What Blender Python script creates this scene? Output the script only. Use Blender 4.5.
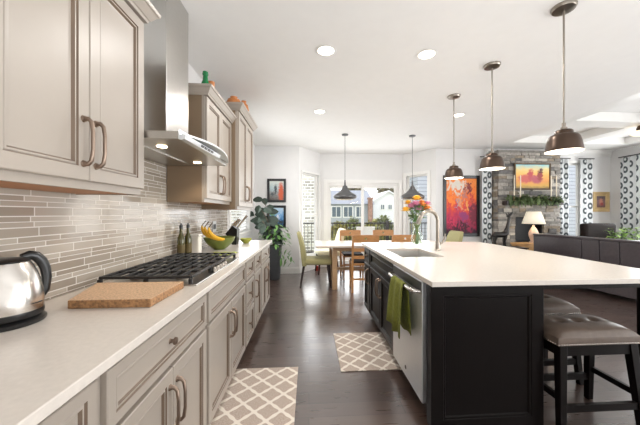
import bpy, math, random
from mathutils import Vector, Matrix
R = math.radians
random.seed(7)
for o in list(bpy.data.objects): bpy.data.objects.remove(o)
sc = bpy.context.scene
COL = sc.collection

# ---------------------------------------------------------------- camera, sky, exposure
cam_d = bpy.data.cameras.new('camera'); cam = bpy.data.objects.new('camera', cam_d); COL.objects.link(cam)
cam.location = (0, 0, 1.295)
YAW = math.atan(18/280)
cam.rotation_euler = (R(90), 0, -YAW)
cam_d.sensor_width = 36; cam_d.lens = 280/640*36
cam_d.shift_x = -7/640; cam_d.shift_y = 0.8/640
cam_d.clip_start = 0.02; cam_d.clip_end = 300
sc.camera = cam
w = bpy.data.worlds.new('sky'); sc.world = w; w.use_nodes = True
nt = w.node_tree; bg = nt.nodes['Background']
tc = nt.nodes.new('ShaderNodeTexCoord'); sep = nt.nodes.new('ShaderNodeSeparateXYZ')
rmp = nt.nodes.new('ShaderNodeValToRGB'); mr = nt.nodes.new('ShaderNodeMapRange')
mr.inputs[1].default_value = -1; mr.inputs[2].default_value = 1
nt.links.new(tc.outputs['Generated'], sep.inputs[0]); nt.links.new(sep.outputs[2], mr.inputs[0]); nt.links.new(mr.outputs[0], rmp.inputs[0])
e = rmp.color_ramp.elements
e[0].position = 0.0; e[0].color = (.80, .77, .74, 1)
e[1].position = 1.0; e[1].color = (.88, .94, 1.0, 1)
m_ = e.new(.5); m_.color = (.95, .97, 1.0, 1)
nt.links.new(rmp.outputs[0], bg.inputs[0]); bg.inputs[1].default_value = 1.9
sc.view_settings.view_transform = 'Standard'; sc.view_settings.look = 'None'
sc.view_settings.gamma = 1; sc.view_settings.use_curve_mapping = False
sc.view_settings.exposure = 0.3

def area_light(name, loc, target, sx, sy, energy, col=(.97, .985, 1)):
    l = bpy.data.lights.new(name, 'AREA'); l.shape = 'RECTANGLE'; l.size = sx; l.size_y = sy; l.energy = energy; l.color = col
    o = bpy.data.objects.new(name, l); COL.objects.link(o); o.location = loc
    o.rotation_euler = (Vector(target)-Vector(loc)).to_track_quat('-Z', 'Y').to_euler(); return o
# light entering by the living-room, patio-door, bay and sink-side windows, plus an added ceiling fill
area_light('daylight_living', (6.8, .2, 1.25), (0, .4, 1.75), 3.6, 2.1, 150)
area_light('added_ceiling_fill', (1.6, -.9, .55), (1.6, -.899, 3), 4.2, 1.6, 80)  # added upward fill to brighten the ceiling; no lamp stands here
area_light('daylight_living_far', (6.8, 4.6, 1.45), (0, 4.2, 1.6), 1.6, 1.9, 40)
area_light('daylight_patio', (1.28, 6.55, 1.05), (1.2, 0, 1.3), 1.7, 1.9, 20)
area_light('daylight_left', (-1.0, 4.8, 1.55), (3, 4.4, 1.4), 1.2, 1.2, 12)
area_light('daylight_bay_left', (.09, 6.35, 1.3), (2, 4.2, 1.2), .5, 1.8, 7)
area_light('daylight_bay_right', (2.48, 6.3, 1.3), (1, 4, 1.2), .5, 1.8, 7)

# ---------------------------------------------------------------- materials
MATS = {}
def srgb(c):
    return tuple(((v/255/12.92) if v/255 <= .04045 else ((v/255+.055)/1.055)**2.4) for v in c) + (1,)
def newmat(name):
    m = bpy.data.materials.new(name); m.use_nodes = True; MATS[name] = m
    return m, m.node_tree, m.node_tree.nodes['Principled BSDF']
def mat(name, c, rough=.5, metal=0., spec=.5, var=.05, scale=9., bump=0., stretch=None, coat=0.):
    m, t, b = newmat(name)
    b.inputs['Roughness'].default_value = rough; b.inputs['Metallic'].default_value = metal
    b.inputs['Specular IOR Level'].default_value = spec; b.inputs['Coat Weight'].default_value = coat
    co = t.nodes.new('ShaderNodeTexCoord'); n = t.nodes.new('ShaderNodeTexNoise'); mp = t.nodes.new('ShaderNodeMapping')
    t.links.new(co.outputs['Object'], mp.inputs[0]); t.links.new(mp.outputs[0], n.inputs[0])
    if stretch: mp.inputs['Scale'].default_value = stretch
    n.inputs['Scale'].default_value = scale; n.inputs['Detail'].default_value = 4
    r = t.nodes.new('ShaderNodeValToRGB'); a = srgb(c)
    r.color_ramp.elements[0].position = .3; r.color_ramp.elements[1].position = .7
    r.color_ramp.elements[0].color = tuple(v*(1-var) for v in a[:3])+(1,)
    r.color_ramp.elements[1].color = tuple(min(1, v*(1+var)) for v in a[:3])+(1,)
    t.links.new(n.outputs[0], r.inputs[0]); t.links.new(r.outputs[0], b.inputs['Base Color'])
    if bump:
        bp = t.nodes.new('ShaderNodeBump'); bp.inputs['Strength'].default_value = bump; bp.inputs['Distance'].default_value = .01
        t.links.new(n.outputs[0], bp.inputs['Height']); t.links.new(bp.outputs[0], b.inputs['Normal'])
    return m
def emit(name, c, s):
    m, t, b = newmat(name); b.inputs['Base Color'].default_value = srgb(c)
    b.inputs['Emission Color'].default_value = srgb(c); b.inputs['Emission Strength'].default_value = s
    return m
class N:                                    # small node-maths helper
    def __init__(s, t): s.t = t
    def m(s, op, a, b=None, c=None):
        n = s.t.nodes.new('ShaderNodeMath'); n.operation = op
        for i, v in enumerate((a, b, c)):
            if v is None: continue
            if isinstance(v, (int, float)): n.inputs[i].default_value = v
            else: s.t.links.new(v, n.inputs[i])
        return n.outputs[0]
    def mix(s, f, a, b):
        n = s.t.nodes.new('ShaderNodeMix'); n.data_type = 'RGBA'
        for i, v in ((0, f), (6, a), (7, b)):
            if isinstance(v, (int, float, tuple)): n.inputs[i].default_value = v
            else: s.t.links.new(v, n.inputs[i])
        return n.outputs[2]
    def xyz(s, kind='Object'):
        co = s.t.nodes.new('ShaderNodeTexCoord'); sp = s.t.nodes.new('ShaderNodeSeparateXYZ')
        s.t.links.new(co.outputs[kind], sp.inputs[0]); return sp.outputs
    def vec(s, x, y, z=0.):
        n = s.t.nodes.new('ShaderNodeCombineXYZ')
        for i, v in enumerate((x, y, z)):
            if isinstance(v, (int, float)): n.inputs[i].default_value = v
            else: s.t.links.new(v, n.inputs[i])
        return n.outputs[0]
    def noise(s, v, scale, detail=3.):
        n = s.t.nodes.new('ShaderNodeTexNoise'); n.inputs['Scale'].default_value = scale; n.inputs['Detail'].default_value = detail
        if v is not None: s.t.links.new(v, n.inputs[0])
        return n.outputs[0]
    def step(s, v, lo, hi):
        n = s.t.nodes.new('ShaderNodeMapRange'); n.interpolation_type = 'SMOOTHSTEP'
        s.t.links.new(v, n.inputs[0]); n.inputs[1].default_value = lo; n.inputs[2].default_value = hi
        return n.outputs[0]
    def bump(s, b, h, st, d=.01):
        n = s.t.nodes.new('ShaderNodeBump'); n.inputs['Strength'].default_value = st; n.inputs['Distance'].default_value = d
        s.t.links.new(h, n.inputs['Height']); s.t.links.new(n.outputs[0], b.inputs['Normal'])

def brick(t, vec, c1, c2, cm, bw, rh, mortar, off=.5):
    n = t.nodes.new('ShaderNodeTexBrick'); t.links.new(vec, n.inputs[0])
    n.inputs['Color1'].default_value = srgb(c1); n.inputs['Color2'].default_value = srgb(c2); n.inputs['Mortar'].default_value = srgb(cm)
    n.inputs['Scale'].default_value = 1; n.inputs['Brick Width'].default_value = bw; n.inputs['Row Height'].default_value = rh
    n.inputs['Mortar Size'].default_value = mortar; n.inputs['Mortar Smooth'].default_value = .1; n.offset = off; n.offset_frequency = 2
    return n
mat('wall_paint', (228, 227, 226), .75, var=.01)
mat('ceiling_paint', (236, 235, 233), .85, var=.01)
mat('trim_white', (236, 235, 232), .4, var=.01)
mat('cabinet_paint', (162, 152, 141), .36, spec=.6, var=.03, scale=3)
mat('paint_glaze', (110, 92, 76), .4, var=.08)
mat('cabinet_side_shaded', (130, 110, 88), .4, var=.04, scale=3)  # shade of the end panels is put into this darker tone
mat('underside_wood', (168, 108, 56), .5, var=.2, stretch=(12, 1, 12))
mat('quartz', (208, 200, 191), .24, var=.035, scale=60)
mat('espresso', (19, 15, 14), .28, spec=.14, var=.15, stretch=(8, 8, 1))
mat('steel', (196, 194, 190), .28, 1., var=.05, stretch=(60, 2, 60))
mat('brushed_steel', (205, 200, 194), .22, 1., var=.06, stretch=(2, 2, 90))
mat('nickel', (150, 142, 132), .3, 1., var=.03)
mat('bronze_pull', (146, 128, 114), .4, 1., var=.05)
mat('shade_bronze', (76, 61, 51), .32, .75, var=.05)
mat('shade_graphite', (98, 98, 99), .35, .7, var=.04)
mat('shade_inside', (240, 236, 225), .6, var=.01)
mat('door_steel', (226, 228, 230), .48, 1., var=.03, stretch=(60, 2, 60))
mat('black_iron', (34, 33, 33), .45, var=.1)
mat('black_plastic', (24, 24, 25), .28, var=.05)
mat('leather_dark', (72, 65, 68), .34, var=.10, scale=30, bump=.08)
mat('leather_taupe', (102, 88, 78), .34, var=.10, scale=30, bump=.08)
mat('recliner_leather', (34, 26, 24), .7, spec=.25, var=.1, scale=30)
mat('green_towel', (112, 116, 42), .9, var=.2, scale=60, bump=.3)
mat('mint_cloth', (168, 176, 96), .9, var=.1, scale=60)
mat('board_wood', (196, 162, 128), .5, var=.38, scale=120)
mat('board_edge', (152, 112, 74), .5, var=.5, scale=90)
mat('oak', (196, 150, 96), .45, var=.15, stretch=(2, 14, 14), scale=5)
mat('chair_wood', (176, 126, 78), .42, var=.16, stretch=(3, 3, 10), scale=6)
mat('table_wood', (178, 146, 112), .42, var=.14, stretch=(2, 14, 14), scale=5)
mat('table_top_wood', (208, 194, 180), .3, var=.05, stretch=(2, 14, 14), scale=5)
mat('chair_fabric', (154, 148, 104), .85, var=.06, scale=80)
mat('cream_fabric', (226, 220, 190), .85, var=.05, scale=80)
mat('dark_wood', (44, 30, 26), .4, var=.15)
mat('bottle_glass', (70, 66, 22), .1, var=.15, spec=.6)
mat('bottle_label', (92, 78, 40), .5, var=.1)
mat('green_bottle', (28, 116, 66), .15, var=.1)
mat('terracotta', (190, 120, 66), .5, var=.15)
mat('canister', (226, 220, 210), .4, var=.03)
mat('green_bowl', (112, 124, 54), .3, var=.08)
mat('lime_bowl', (168, 172, 70), .3, var=.06)
mat('banana', (232, 178, 44), .5, var=.14, scale=14)
mat('banana_tip', (84, 66, 30), .6)
mat('planter', (70, 72, 75), .4, var=.1)
mat('leaf_dark', (40, 56, 44), .5, var=.25, scale=20)
mat('leaf_mid', (92, 132, 68), .45, var=.3, scale=20)
mat('leaf_light', (136, 168, 84), .5, var=.25, scale=20)
mat('leaf_garland', (88, 106, 66), .6, var=.4, scale=20)
mat('stem', (138, 148, 92), .6, var=.1)
mat('soil', (60, 46, 36), .9, var=.3)
mat('flower_yellow', (246, 198, 84), .6, var=.12, scale=40)
mat('flower_orange', (240, 158, 84), .6, var=.12, scale=40)
mat('flower_pink', (212, 146, 172), .6, var=.15, scale=40)
mat('frame_black', (30, 31, 34), .35, var=.05)
mat('frame_gold', (206, 178, 130), .5, .1, var=.12)
mat('frame_brown', (86, 70, 50), .4, .2, var=.1)
mat('sculpture', (48, 46, 44), .3, .6, var=.3)
emit('lamp_shade', (240, 230, 208), .3)
mat('lamp_base', (222, 190, 168), .3, var=.08)
mat('candle', (238, 228, 206), .5, var=.02)
mat('firebox', (22, 22, 24), .5, var=.1)
mat('outlet', (214, 210, 204), .4, var=.02)
mat('chrome_plate', (170, 168, 166), .3, .8)
for i, c in enumerate([(160, 154, 146), (134, 130, 124), (180, 174, 164), (142, 130, 114), (108, 106, 104)]):
    mat('stone_%d' % i, c, .85, var=.22, scale=22, bump=.6)
mat('siding_white', (236, 236, 240), .7, var=.02)
mat('siding_grey', (168, 172, 182), .7, var=.06)
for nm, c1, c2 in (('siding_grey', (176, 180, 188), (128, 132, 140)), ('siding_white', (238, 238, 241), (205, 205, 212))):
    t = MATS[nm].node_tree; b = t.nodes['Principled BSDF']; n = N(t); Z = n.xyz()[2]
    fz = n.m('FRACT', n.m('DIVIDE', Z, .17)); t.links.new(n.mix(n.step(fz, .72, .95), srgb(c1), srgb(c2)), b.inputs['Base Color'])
m, t, b = newmat('brick_cream'); n = N(t); X, Y, Z = n.xyz()
br = brick(t, n.vec(n.m('ADD', X, Y), Z), (226, 220, 208), (150, 144, 134), (240, 238, 232), .34, .16, .025); t.links.new(br.outputs[0], b.inputs['Base Color']); b.inputs['Roughness'].default_value = .9
mat('roof_grey', (150, 152, 160), .9, var=.15, stretch=(1, 1, 8))
mat('brick_red', (156, 122, 108), .9, var=.3, scale=3)
mat('house_glass', (92, 104, 116), .15, var=.1)
mat('deck_board', (176, 164, 150), .8, var=.15, stretch=(1, 12, 1))
mat('lawn', (142, 146, 92), .95, var=.25, scale=2)
mat('shrub', (160, 156, 92), .9, var=.35, scale=4)
mat('shrub_green', (134, 142, 86), .9, var=.35, scale=4)
mat('tree_leaf', (146, 136, 104), .9, var=.3, scale=2)
mat('bark', (96, 82, 68), .9, var=.2)
mat('railing', (44, 38, 36), .5, var=.05)
mat('patio_white', (236, 236, 230), .5, var=.02)
mat('blind', (238, 238, 236), .5, var=.01)
mat('red_cloth', (178, 62, 52), .8, var=.1)
emit('lamp_lens', (255, 244, 228), 5.)
emit('hood_lens', (255, 226, 180), 8.)
emit('bulb', (255, 240, 214), 5.)
emit('lamp_glow', (255, 236, 204), .9)

m, t, b = newmat('glass')                     # window glass: clear, mirrors at a glance
for n in list(t.nodes):
    if n.type != 'OUTPUT_MATERIAL': t.nodes.remove(n)
tr = t.nodes.new('ShaderNodeBsdfTransparent'); gl = t.nodes.new('ShaderNodeBsdfGlossy'); gl.inputs['Roughness'].default_value = .02
lw = t.nodes.new('ShaderNodeLayerWeight'); pw = N(t); fr = pw.m('ADD', pw.m('MULTIPLY', pw.m('POWER', lw.outputs['Facing'], 5.), .7), .02); mx = t.nodes.new('ShaderNodeMixShader')
t.links.new(fr, mx.inputs[0]); t.links.new(tr.outputs[0], mx.inputs[1]); t.links.new(gl.outputs[0], mx.inputs[2])
t.links.new(mx.outputs[0], [n for n in t.nodes if n.type == 'OUTPUT_MATERIAL'][0].inputs[0])
m, t, b = newmat('clear_glass')
for n in list(t.nodes):
    if n.type != 'OUTPUT_MATERIAL': t.nodes.remove(n)
tr = t.nodes.new('ShaderNodeBsdfTransparent'); tr.inputs[0].default_value = (.93, .96, .94, 1)
gl = t.nodes.new('ShaderNodeBsdfGlossy'); gl.inputs['Roughness'].default_value = .05
lw = t.nodes.new('ShaderNodeLayerWeight'); pw = N(t); fr = pw.m('ADD', pw.m('MULTIPLY', pw.m('POWER', lw.outputs['Facing'], 4.), .8), .05); mx = t.nodes.new('ShaderNodeMixShader')
t.links.new(fr, mx.inputs[0]); t.links.new(tr.outputs[0], mx.inputs[1]); t.links.new(gl.outputs[0], mx.inputs[2])
t.links.new(mx.outputs[0], [n for n in t.nodes if n.type == 'OUTPUT_MATERIAL'][0].inputs[0])

# mosaic of long thin glass tiles, rows of two heights
m, t, b = newmat('mosaic'); n = N(t); X, Y, Z = n.xyz()
zz = n.m('ADD', Z, n.m('MULTIPLY', n.m('SINE', n.m('MULTIPLY', Z, 2*math.pi/.084)), .0055))
row = n.m('FLOOR', n.m('DIVIDE', zz, .028))
jit = n.m('MULTIPLY', n.m('FRACT', n.m('MULTIPLY', n.m('SINE', n.m('MULTIPLY', row, 12.9898)), 43758.5)), .22)
br = brick(t, n.vec(n.m('ADD', Y, jit), zz), (146, 135, 122), (178, 169, 157), (214, 209, 202), .19, .028, .0022, .37)
t.links.new(br.outputs[0], b.inputs['Base Color'])
t.links.new(n.m('ADD', n.m('MULTIPLY', br.outputs['Fac'], .5), .1), b.inputs['Roughness'])
n.bump(b, n.m('SUBTRACT', n.m('MULTIPLY', n.noise(n.vec(n.m('MULTIPLY', Y, .4), Z), 40.), .22), br.outputs['Fac']), .5, .0025)
# hardwood boards laid across the kitchen
m, t, b = newmat('hardwood'); n = N(t); X, Y, Z = n.xyz()
br = brick(t, n.vec(X, Y), (70, 53, 46), (96, 77, 68), (34, 25, 22), 1.1, .127, .0018, .43)
gr = n.noise(n.vec(n.m('MULTIPLY', X, .12), Y), 34., 5.)
cl = n.mix(n.m('MULTIPLY', gr, .5), br.outputs[0], srgb((36, 25, 23)))
t.links.new(cl, b.inputs['Base Color']); b.inputs['Roughness'].default_value = .2
t.links.new(n.m('ADD', n.m('MULTIPLY', gr, .2), .2), b.inputs['Roughness'])
b.inputs['Specular IOR Level'].default_value = .75; b.inputs['Coat Weight'].default_value = .9; b.inputs['Coat Roughness'].default_value = .2
n.bump(b, n.m('SUBTRACT', n.m('MULTIPLY', gr, .3), br.outputs['Fac']), .22, .003)
# trellis rug
m, t, b = newmat('trellis_rug'); n = N(t); X, Y, Z = n.xyz()
u = n.m('MULTIPLY', X, 2*math.pi/.175); v = n.m('MULTIPLY', Y, 2*math.pi/.17)
su = n.m('SINE', u); sv_ = n.m('SINE', v)
g = n.m('ABSOLUTE', n.m('ADD', n.m('COSINE', u), n.m('COSINE', v)))
gr_ = n.m('SQRT', n.m('ADD', n.m('ADD', n.m('MULTIPLY', su, su), n.m('MULTIPLY', sv_, sv_)), .10))
mid_ = n.m('POWER', n.m('ABSOLUTE', n.m('MULTIPLY', su, sv_)), 3.)
dd = n.m('SUBTRACT', n.m('DIVIDE', g, gr_), n.m('MULTIPLY', mid_, .30))
f = n.step(dd, .22, .38)
ns = n.noise(n.vec(X, Y), 110., 3.)
dk = n.mix(ns, srgb((150, 130, 116)), srgb((212, 197, 184)))
t.links.new(n.mix(f, srgb((232, 223, 211)), dk), b.inputs['Base Color']); b.inputs['Roughness'].default_value = .95
n.bump(b, n.m('ADD', ns, n.m('MULTIPLY', f, -.5)), .3, .004)
# curtain: white with columns of dark rings
m, t, b = newmat('curtain_print'); n = N(t)
uvn = t.nodes.new('ShaderNodeUVMap'); sp = t.nodes.new('ShaderNodeSeparateXYZ'); t.links.new(uvn.outputs[0], sp.inputs[0])
def ringmask(u, v, r0, r1, r2):
    d = n.m('SQRT', n.m('ADD', n.m('MULTIPLY', u, u), n.m('MULTIPLY', v, v)))
    return n.m('MULTIPLY', n.step(d, r0-.03, r0+.03), n.m('SUBTRACT', 1., n.step(d, r1-.03, r1+.03)))
uu = n.m('SUBTRACT', n.m('FRACT', n.m('DIVIDE', sp.outputs[0], .17)), .5)
col_i = n.m('FLOOR', n.m('DIVIDE', sp.outputs[0], .17))
vv = n.m('SUBTRACT', n.m('FRACT', n.m('ADD', n.m('DIVIDE', sp.outputs[1], .225), n.m('MULTIPLY', col_i, .5))), .5)
ring = ringmask(n.m('MULTIPLY', uu, 1.15), vv, .13, .33, 0)
t.links.new(n.mix(ring, srgb((236, 239, 240)), srgb((84, 92, 96))), b.inputs['Base Color']); b.inputs['Roughness'].default_value = .85

def painting(name, ramp, blobs, nscale=5., amt=.35, warp=.5):
    """canvas: colours run from top to bottom, broken by brushwork, with soft patches (u, v, ru, rv, colour)"""
    m, t, b = newmat(name); n = N(t)
    uvn = t.nodes.new('ShaderNodeUVMap'); sp = t.nodes.new('ShaderNodeSeparateXYZ'); t.links.new(uvn.outputs[0], sp.inputs[0])
    ns = n.noise(uvn.outputs[0], nscale, 6.)
    ns2 = n.noise(n.vec(n.m('ADD', sp.outputs[0], 7.), sp.outputs[1]), nscale*1.7, 5.)
    ns3 = n.noise(n.vec(sp.outputs[0], n.m('ADD', sp.outputs[1], 3.)), nscale*1.6, 6.)
    v = n.m('ADD', sp.outputs[1], n.m('MULTIPLY', n.m('SUBTRACT', ns, .5), amt*2))
    r = t.nodes.new('ShaderNodeValToRGB'); t.links.new(v, r.inputs[0]); el = r.color_ramp.elements
    while len(el) > 1: el.remove(el[-1])
    for i, (p, c) in enumerate(ramp):
        q = el[0] if i == 0 else el.new(p); q.position = p; q.color = srgb(c)
    c = r.outputs[0]
    for (bu, bv, ru, rv, bc) in blobs:
        du = n.m('DIVIDE', n.m('SUBTRACT', n.m('ADD', sp.outputs[0], n.m('MULTIPLY', n.m('SUBTRACT', ns2, .5), warp)), bu), ru)
        dv = n.m('DIVIDE', n.m('SUBTRACT', n.m('ADD', sp.outputs[1], n.m('MULTIPLY', n.m('SUBTRACT', ns3, .5), warp)), bv), rv)
        d = n.m('ADD', n.m('MULTIPLY', du, du), n.m('MULTIPLY', dv, dv))
        c = n.mix(n.m('SUBTRACT', 1., n.step(d, .25, 1.35)), c, srgb(bc))
    t.links.new(c, b.inputs['Base Color']); b.inputs['Roughness'].default_value = .55
    n.bump(b, ns2, .2, .004)
painting('canvas_red', [(0., (60, 20, 44)), (.12, (150, 30, 70)), (.32, (196, 40, 80)), (.5, (224, 72, 44)), (.7, (242, 122, 36)), (1., (238, 140, 60))],
         [(.34, .88, .34, .13, (222, 212, 200)), (.74, .82, .14, .10, (130, 40, 44)), (.6, .70, .10, .09, (190, 120, 110)), (.44, .56, .10, .09, (226, 150, 110)),
          (.36, .53, .05, .07, (170, 150, 160)), (.9, .35, .16, .22, (120, 20, 50)), (.55, .3, .16, .1, (150, 50, 110)), (.7, .48, .1, .05, (240, 160, 80)), (.2, .2, .14, .08, (210, 50, 90)), (.15, .62, .1, .12, (250, 130, 40)), (.82, .62, .08, .1, (200, 60, 50)), (.5, .12, .3, .06, (70, 16, 40))], 7., .4, .6)
painting('canvas_desert', [(0., (150, 120, 64)), (.12, (206, 160, 70)), (.3, (226, 150, 80)), (.6, (244, 190, 100)), (.8, (232, 206, 140)), (1., (150, 206, 214))],
         [(.28, .40, .22, .20, (196, 92, 84)), (.44, .55, .10, .28, (186, 72, 76)), (.62, .38, .2, .2, (178, 84, 96)), (.72, .52, .09, .26, (150, 56, 52)), (.76, .78, .06, .07, (82, 40, 50)), (.74, .68, .09, .03, (70, 44, 40))], 7., .14, .22)
painting('canvas_street', [(0., (96, 88, 84)), (.35, (150, 150, 150)), (.6, (176, 196, 200)), (1., (210, 214, 206))],
         [(.82, .4, .2, .6, (206, 92, 56)), (.42, .55, .1, .3, (60, 66, 70)), (.2, .3, .14, .12, (70, 80, 84))], 9., .3)
painting('canvas_blue', [(0., (40, 70, 88)), (.35, (70, 130, 190)), (.6, (130, 180, 226)), (1., (200, 220, 236))],
         [(.2, .7, .22, .26, (110, 150, 110)), (.6, .5, .12, .12, (236, 238, 244)), (.45, .3, .3, .08, (220, 230, 240)), (.8, .2, .2, .1, (60, 70, 80))], 9., .35)
painting('canvas_small', [(0., (120, 84, 80)), (.5, (150, 120, 120)), (1., (90, 84, 90))], [(.5, .5, .25, .32, (214, 150, 130)), (.6, .3, .2, .15, (180, 80, 80))], 8., .3)
MATS['curtain_print'].node_tree.nodes['Principled BSDF'].inputs['Transmission Weight'].default_value = 0

# ---------------------------------------------------------------- mesh helpers
ORG = {}
class MB:
    def __init__(s, T=None): s.v = []; s.f = []; s.mi = []; s.uv = {}; s.T = T
    def _add(s, vs, fs, mi=0):
        k = len(s.v)
        for p in vs:
            p = Vector(p); s.v.append(s.T @ p if s.T else p)
        for f in fs: s.f.append([k+i for i in f]); s.mi.append(mi)
        return s
    def box(s, x0, x1, y0, y1, z0, z1, mi=0):
        x0, x1 = sorted((x0, x1)); y0, y1 = sorted((y0, y1)); z0, z1 = sorted((z0, z1))
        return s._add([(x0,y0,z0),(x1,y0,z0),(x1,y1,z0),(x0,y1,z0),(x0,y0,z1),(x1,y0,z1),(x1,y1,z1),(x0,y1,z1)],
                      [(0,3,2,1),(4,5,6,7),(0,1,5,4),(1,2,6,5),(2,3,7,6),(3,0,4,7)], mi)
    def hexa(s, pts, mi=0):               # eight corners: bottom four, then top four
        return s._add(pts, [(0,3,2,1),(4,5,6,7),(0,1,5,4),(1,2,6,5),(2,3,7,6),(3,0,4,7)], mi)
    def bar(s, p0, p1, w0, d0, w1=None, d1=None, mi=0, up=(0,1,0)):   # tapered square bar
        p0, p1 = Vector(p0), Vector(p1); w1 = w1 or w0; d1 = d1 or d0
        a = (p1-p0).normalized(); U = Vector(up); x = a.cross(U)
        if x.length < 1e-4: x = a.cross(Vector((1, 0, 0)))
        x.normalize(); y = x.cross(a).normalized()
        q = lambda p, w, d: [p-x*w/2-y*d/2, p+x*w/2-y*d/2, p+x*w/2+y*d/2, p-x*w/2+y*d/2]
        return s.hexa(q(p0, w0, d0)+q(p1, w1, d1), mi)
    def loft(s, rings, caps=(True, True), closed=True, mi=0):
        n = len(rings[0]); vs = [p for r in rings for p in r]; fs = []
        for i in range(len(rings)-1):
            for j in range(n if closed else n-1):
                a, b2 = i*n+j, i*n+(j+1) % n
                fs.append((a, b2, b2+n, a+n))
        if caps[0]: fs.append(tuple(range(n))[::-1])
        if caps[1]: fs.append(tuple((len(rings)-1)*n+j for j in range(n)))
        return s._add(vs, fs, mi)
    def lathe(s, c, prof, n=24, caps=(True, True), mi=0, axis=None):
        cx, cy, cz = c
        rings = [[(cx+r*math.cos(2*math.pi*j/n), cy+r*math.sin(2*math.pi*j/n), cz+z) for j in range(n)] for r, z in prof]
        return s.loft(rings, caps, True, mi)
    def tube(s, pts, r, n=10, mi=0, flat=1.):
        pts = [Vector(p) for p in pts]; rings = []; px = None
        for i, p in enumerate(pts):
            d = (pts[min(i+1, len(pts)-1)]-pts[max(i-1, 0)]).normalized()
            if px is None:
                px = d.cross(Vector((0, 0, 1)))
                if px.length < 1e-3: px = d.cross(Vector((0, 1, 0)))
            px = (px-d*px.dot(d)).normalized(); py = d.cross(px)
            rr = r[i] if isinstance(r, (list, tuple)) else r
            rings.append([p+px*rr*math.cos(2*math.pi*j/n)+py*rr*flat*math.sin(2*math.pi*j/n) for j in range(n)])
        return s.loft(rings, (True, True), True, mi)
    def panel(s, O, U, V, Nn, w, h, rings, mi=0, glaze=()):
        """a face seen along -Nn: nested rectangles (inset, depth); the last is filled"""
        O, U, V, Nn = Vector(O), Vector(U), Vector(V), Vector(Nn)
        rs = [[O+U*i+V*i+Nn*d, O+U*(w-i)+V*i+Nn*d, O+U*(w-i)+V*(h-i)+Nn*d, O+U*i+V*(h-i)+Nn*d] for i, d in rings]
        k0 = len(s.mi); s.loft(rs, (True, True), True, mi)
        for g_ in glaze:
            for j in range(4): s.mi[k0+g_*4+j] = 1
        return s
    def sphere(s, c, r, n=12, m=8, sx=1, sy=1, sz=1, mi=0):
        return s.lathe_s(c, r, n, m, sx, sy, sz, mi)
    def lathe_s(s, c, r, n, m, sx, sy, sz, mi):
        rings = []
        for i in range(m+1):
            a = math.pi*(.02+.96*i/m)-math.pi/2
            rings.append([(c[0]+sx*r*math.cos(a)*math.cos(2*math.pi*j/n), c[1]+sy*r*math.cos(a)*math.sin(2*math.pi*j/n), c[2]+sz*r*math.sin(a)) for j in range(n)])
        return s.loft(rings, (True, True), True, mi)
    def leaf(s, base, d, L, W, droop=.3, mi=0, up=(0, 0, 1)):
        base = Vector(base); d = Vector(d).normalized(); sd = d.cross(Vector(up))
        if sd.length < 1e-3: sd = Vector((1, 0, 0))
        sd.normalize(); nn = sd.cross(d); k = []
        for f_, w_ in ((0, .12), (.3, .85), (.6, 1.), (.85, .6), (1, .06)):
            c = base+d*L*f_-Vector((0, 0, 1))*droop*L*f_*f_
            k += [c-sd*W/2*w_+nn*W*.12*w_, c, c+sd*W/2*w_+nn*W*.12*w_]
        fs = []
        for i in range(4):
            a = i*3; fs += [(a, a+1, a+4, a+3), (a+1, a+2, a+5, a+4)]
        return s._add(k, fs, mi)
    def build(s, name, mats, parent=None, smooth=40, bevel=0, local=False, seg=2, solid=0, kind=None, label=None):
        org = Vector((0, 0, 0))
        if parent is not None and not local: org = ORG.get(parent.name, org)
        me = bpy.data.meshes.new(name); me.from_pydata([tuple(p-org) for p in s.v], [], s.f)
        for m in ([mats] if isinstance(mats, str) else mats): me.materials.append(MATS[m])
        me.polygons.foreach_set('material_index', s.mi)
        me.validate(); me.update()
        import bmesh
        bm = bmesh.new(); bm.from_mesh(me); bmesh.ops.recalc_face_normals(bm, faces=bm.faces); bm.to_mesh(me); bm.free()
        if smooth:
            me.polygons.foreach_set('use_smooth', [True]*len(me.polygons)); me.set_sharp_from_angle(angle=R(smooth))
        o = bpy.data.objects.new(name, me); COL.objects.link(o)
        if parent is not None: o.parent = parent; ORG[o.name] = org
        if bevel:
            b = o.modifiers.new('bevel', 'BEVEL'); b.width = bevel; b.segments = seg; b.limit_method = 'ANGLE'; b.angle_limit = R(40)
        if solid:
            b = o.modifiers.new('solid', 'SOLIDIFY'); b.thickness = solid
        if kind: o['kind'] = kind
        if label: o['label'] = label
        return o
def tag(o, label, cat, group=None):
    o['label'] = label; o['category'] = cat
    if group: o['group'] = group
    return o
def thing(name, label, cat, loc, rz=0, group=None):
    o = bpy.data.objects.new(name, None); COL.objects.link(o); o.location = loc; o.rotation_euler = (0, 0, rz); o.empty_display_size = .1
    ORG[o.name] = Vector(loc)
    return tag(o, label, cat, group)
def setempty(name):
    o = bpy.data.objects.new(name, None); COL.objects.link(o); o['kind'] = 'structure'; ORG[o.name] = Vector((0, 0, 0)); return o
def copy_tree(o, parent=None):
    c = o.copy(); COL.objects.link(c)
    if parent is not None: c.parent = parent
    for ch in list(o.children): copy_tree(ch, c)
    return c
def place(proto, used, loc, rz, label, group=None):
    o = copy_tree(proto) if used else proto
    o.location = loc; o.rotation_euler = (0, 0, rz); o['label'] = label
    if group: o['group'] = group
    return o
def uvquad(o, us):                       # us: list of (u, v) for vertices
    me = o.data; l = me.uv_layers.new(name='UVMap')
    for lp in me.loops: l.data[lp.index].uv = us[lp.vertex_index]

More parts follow.
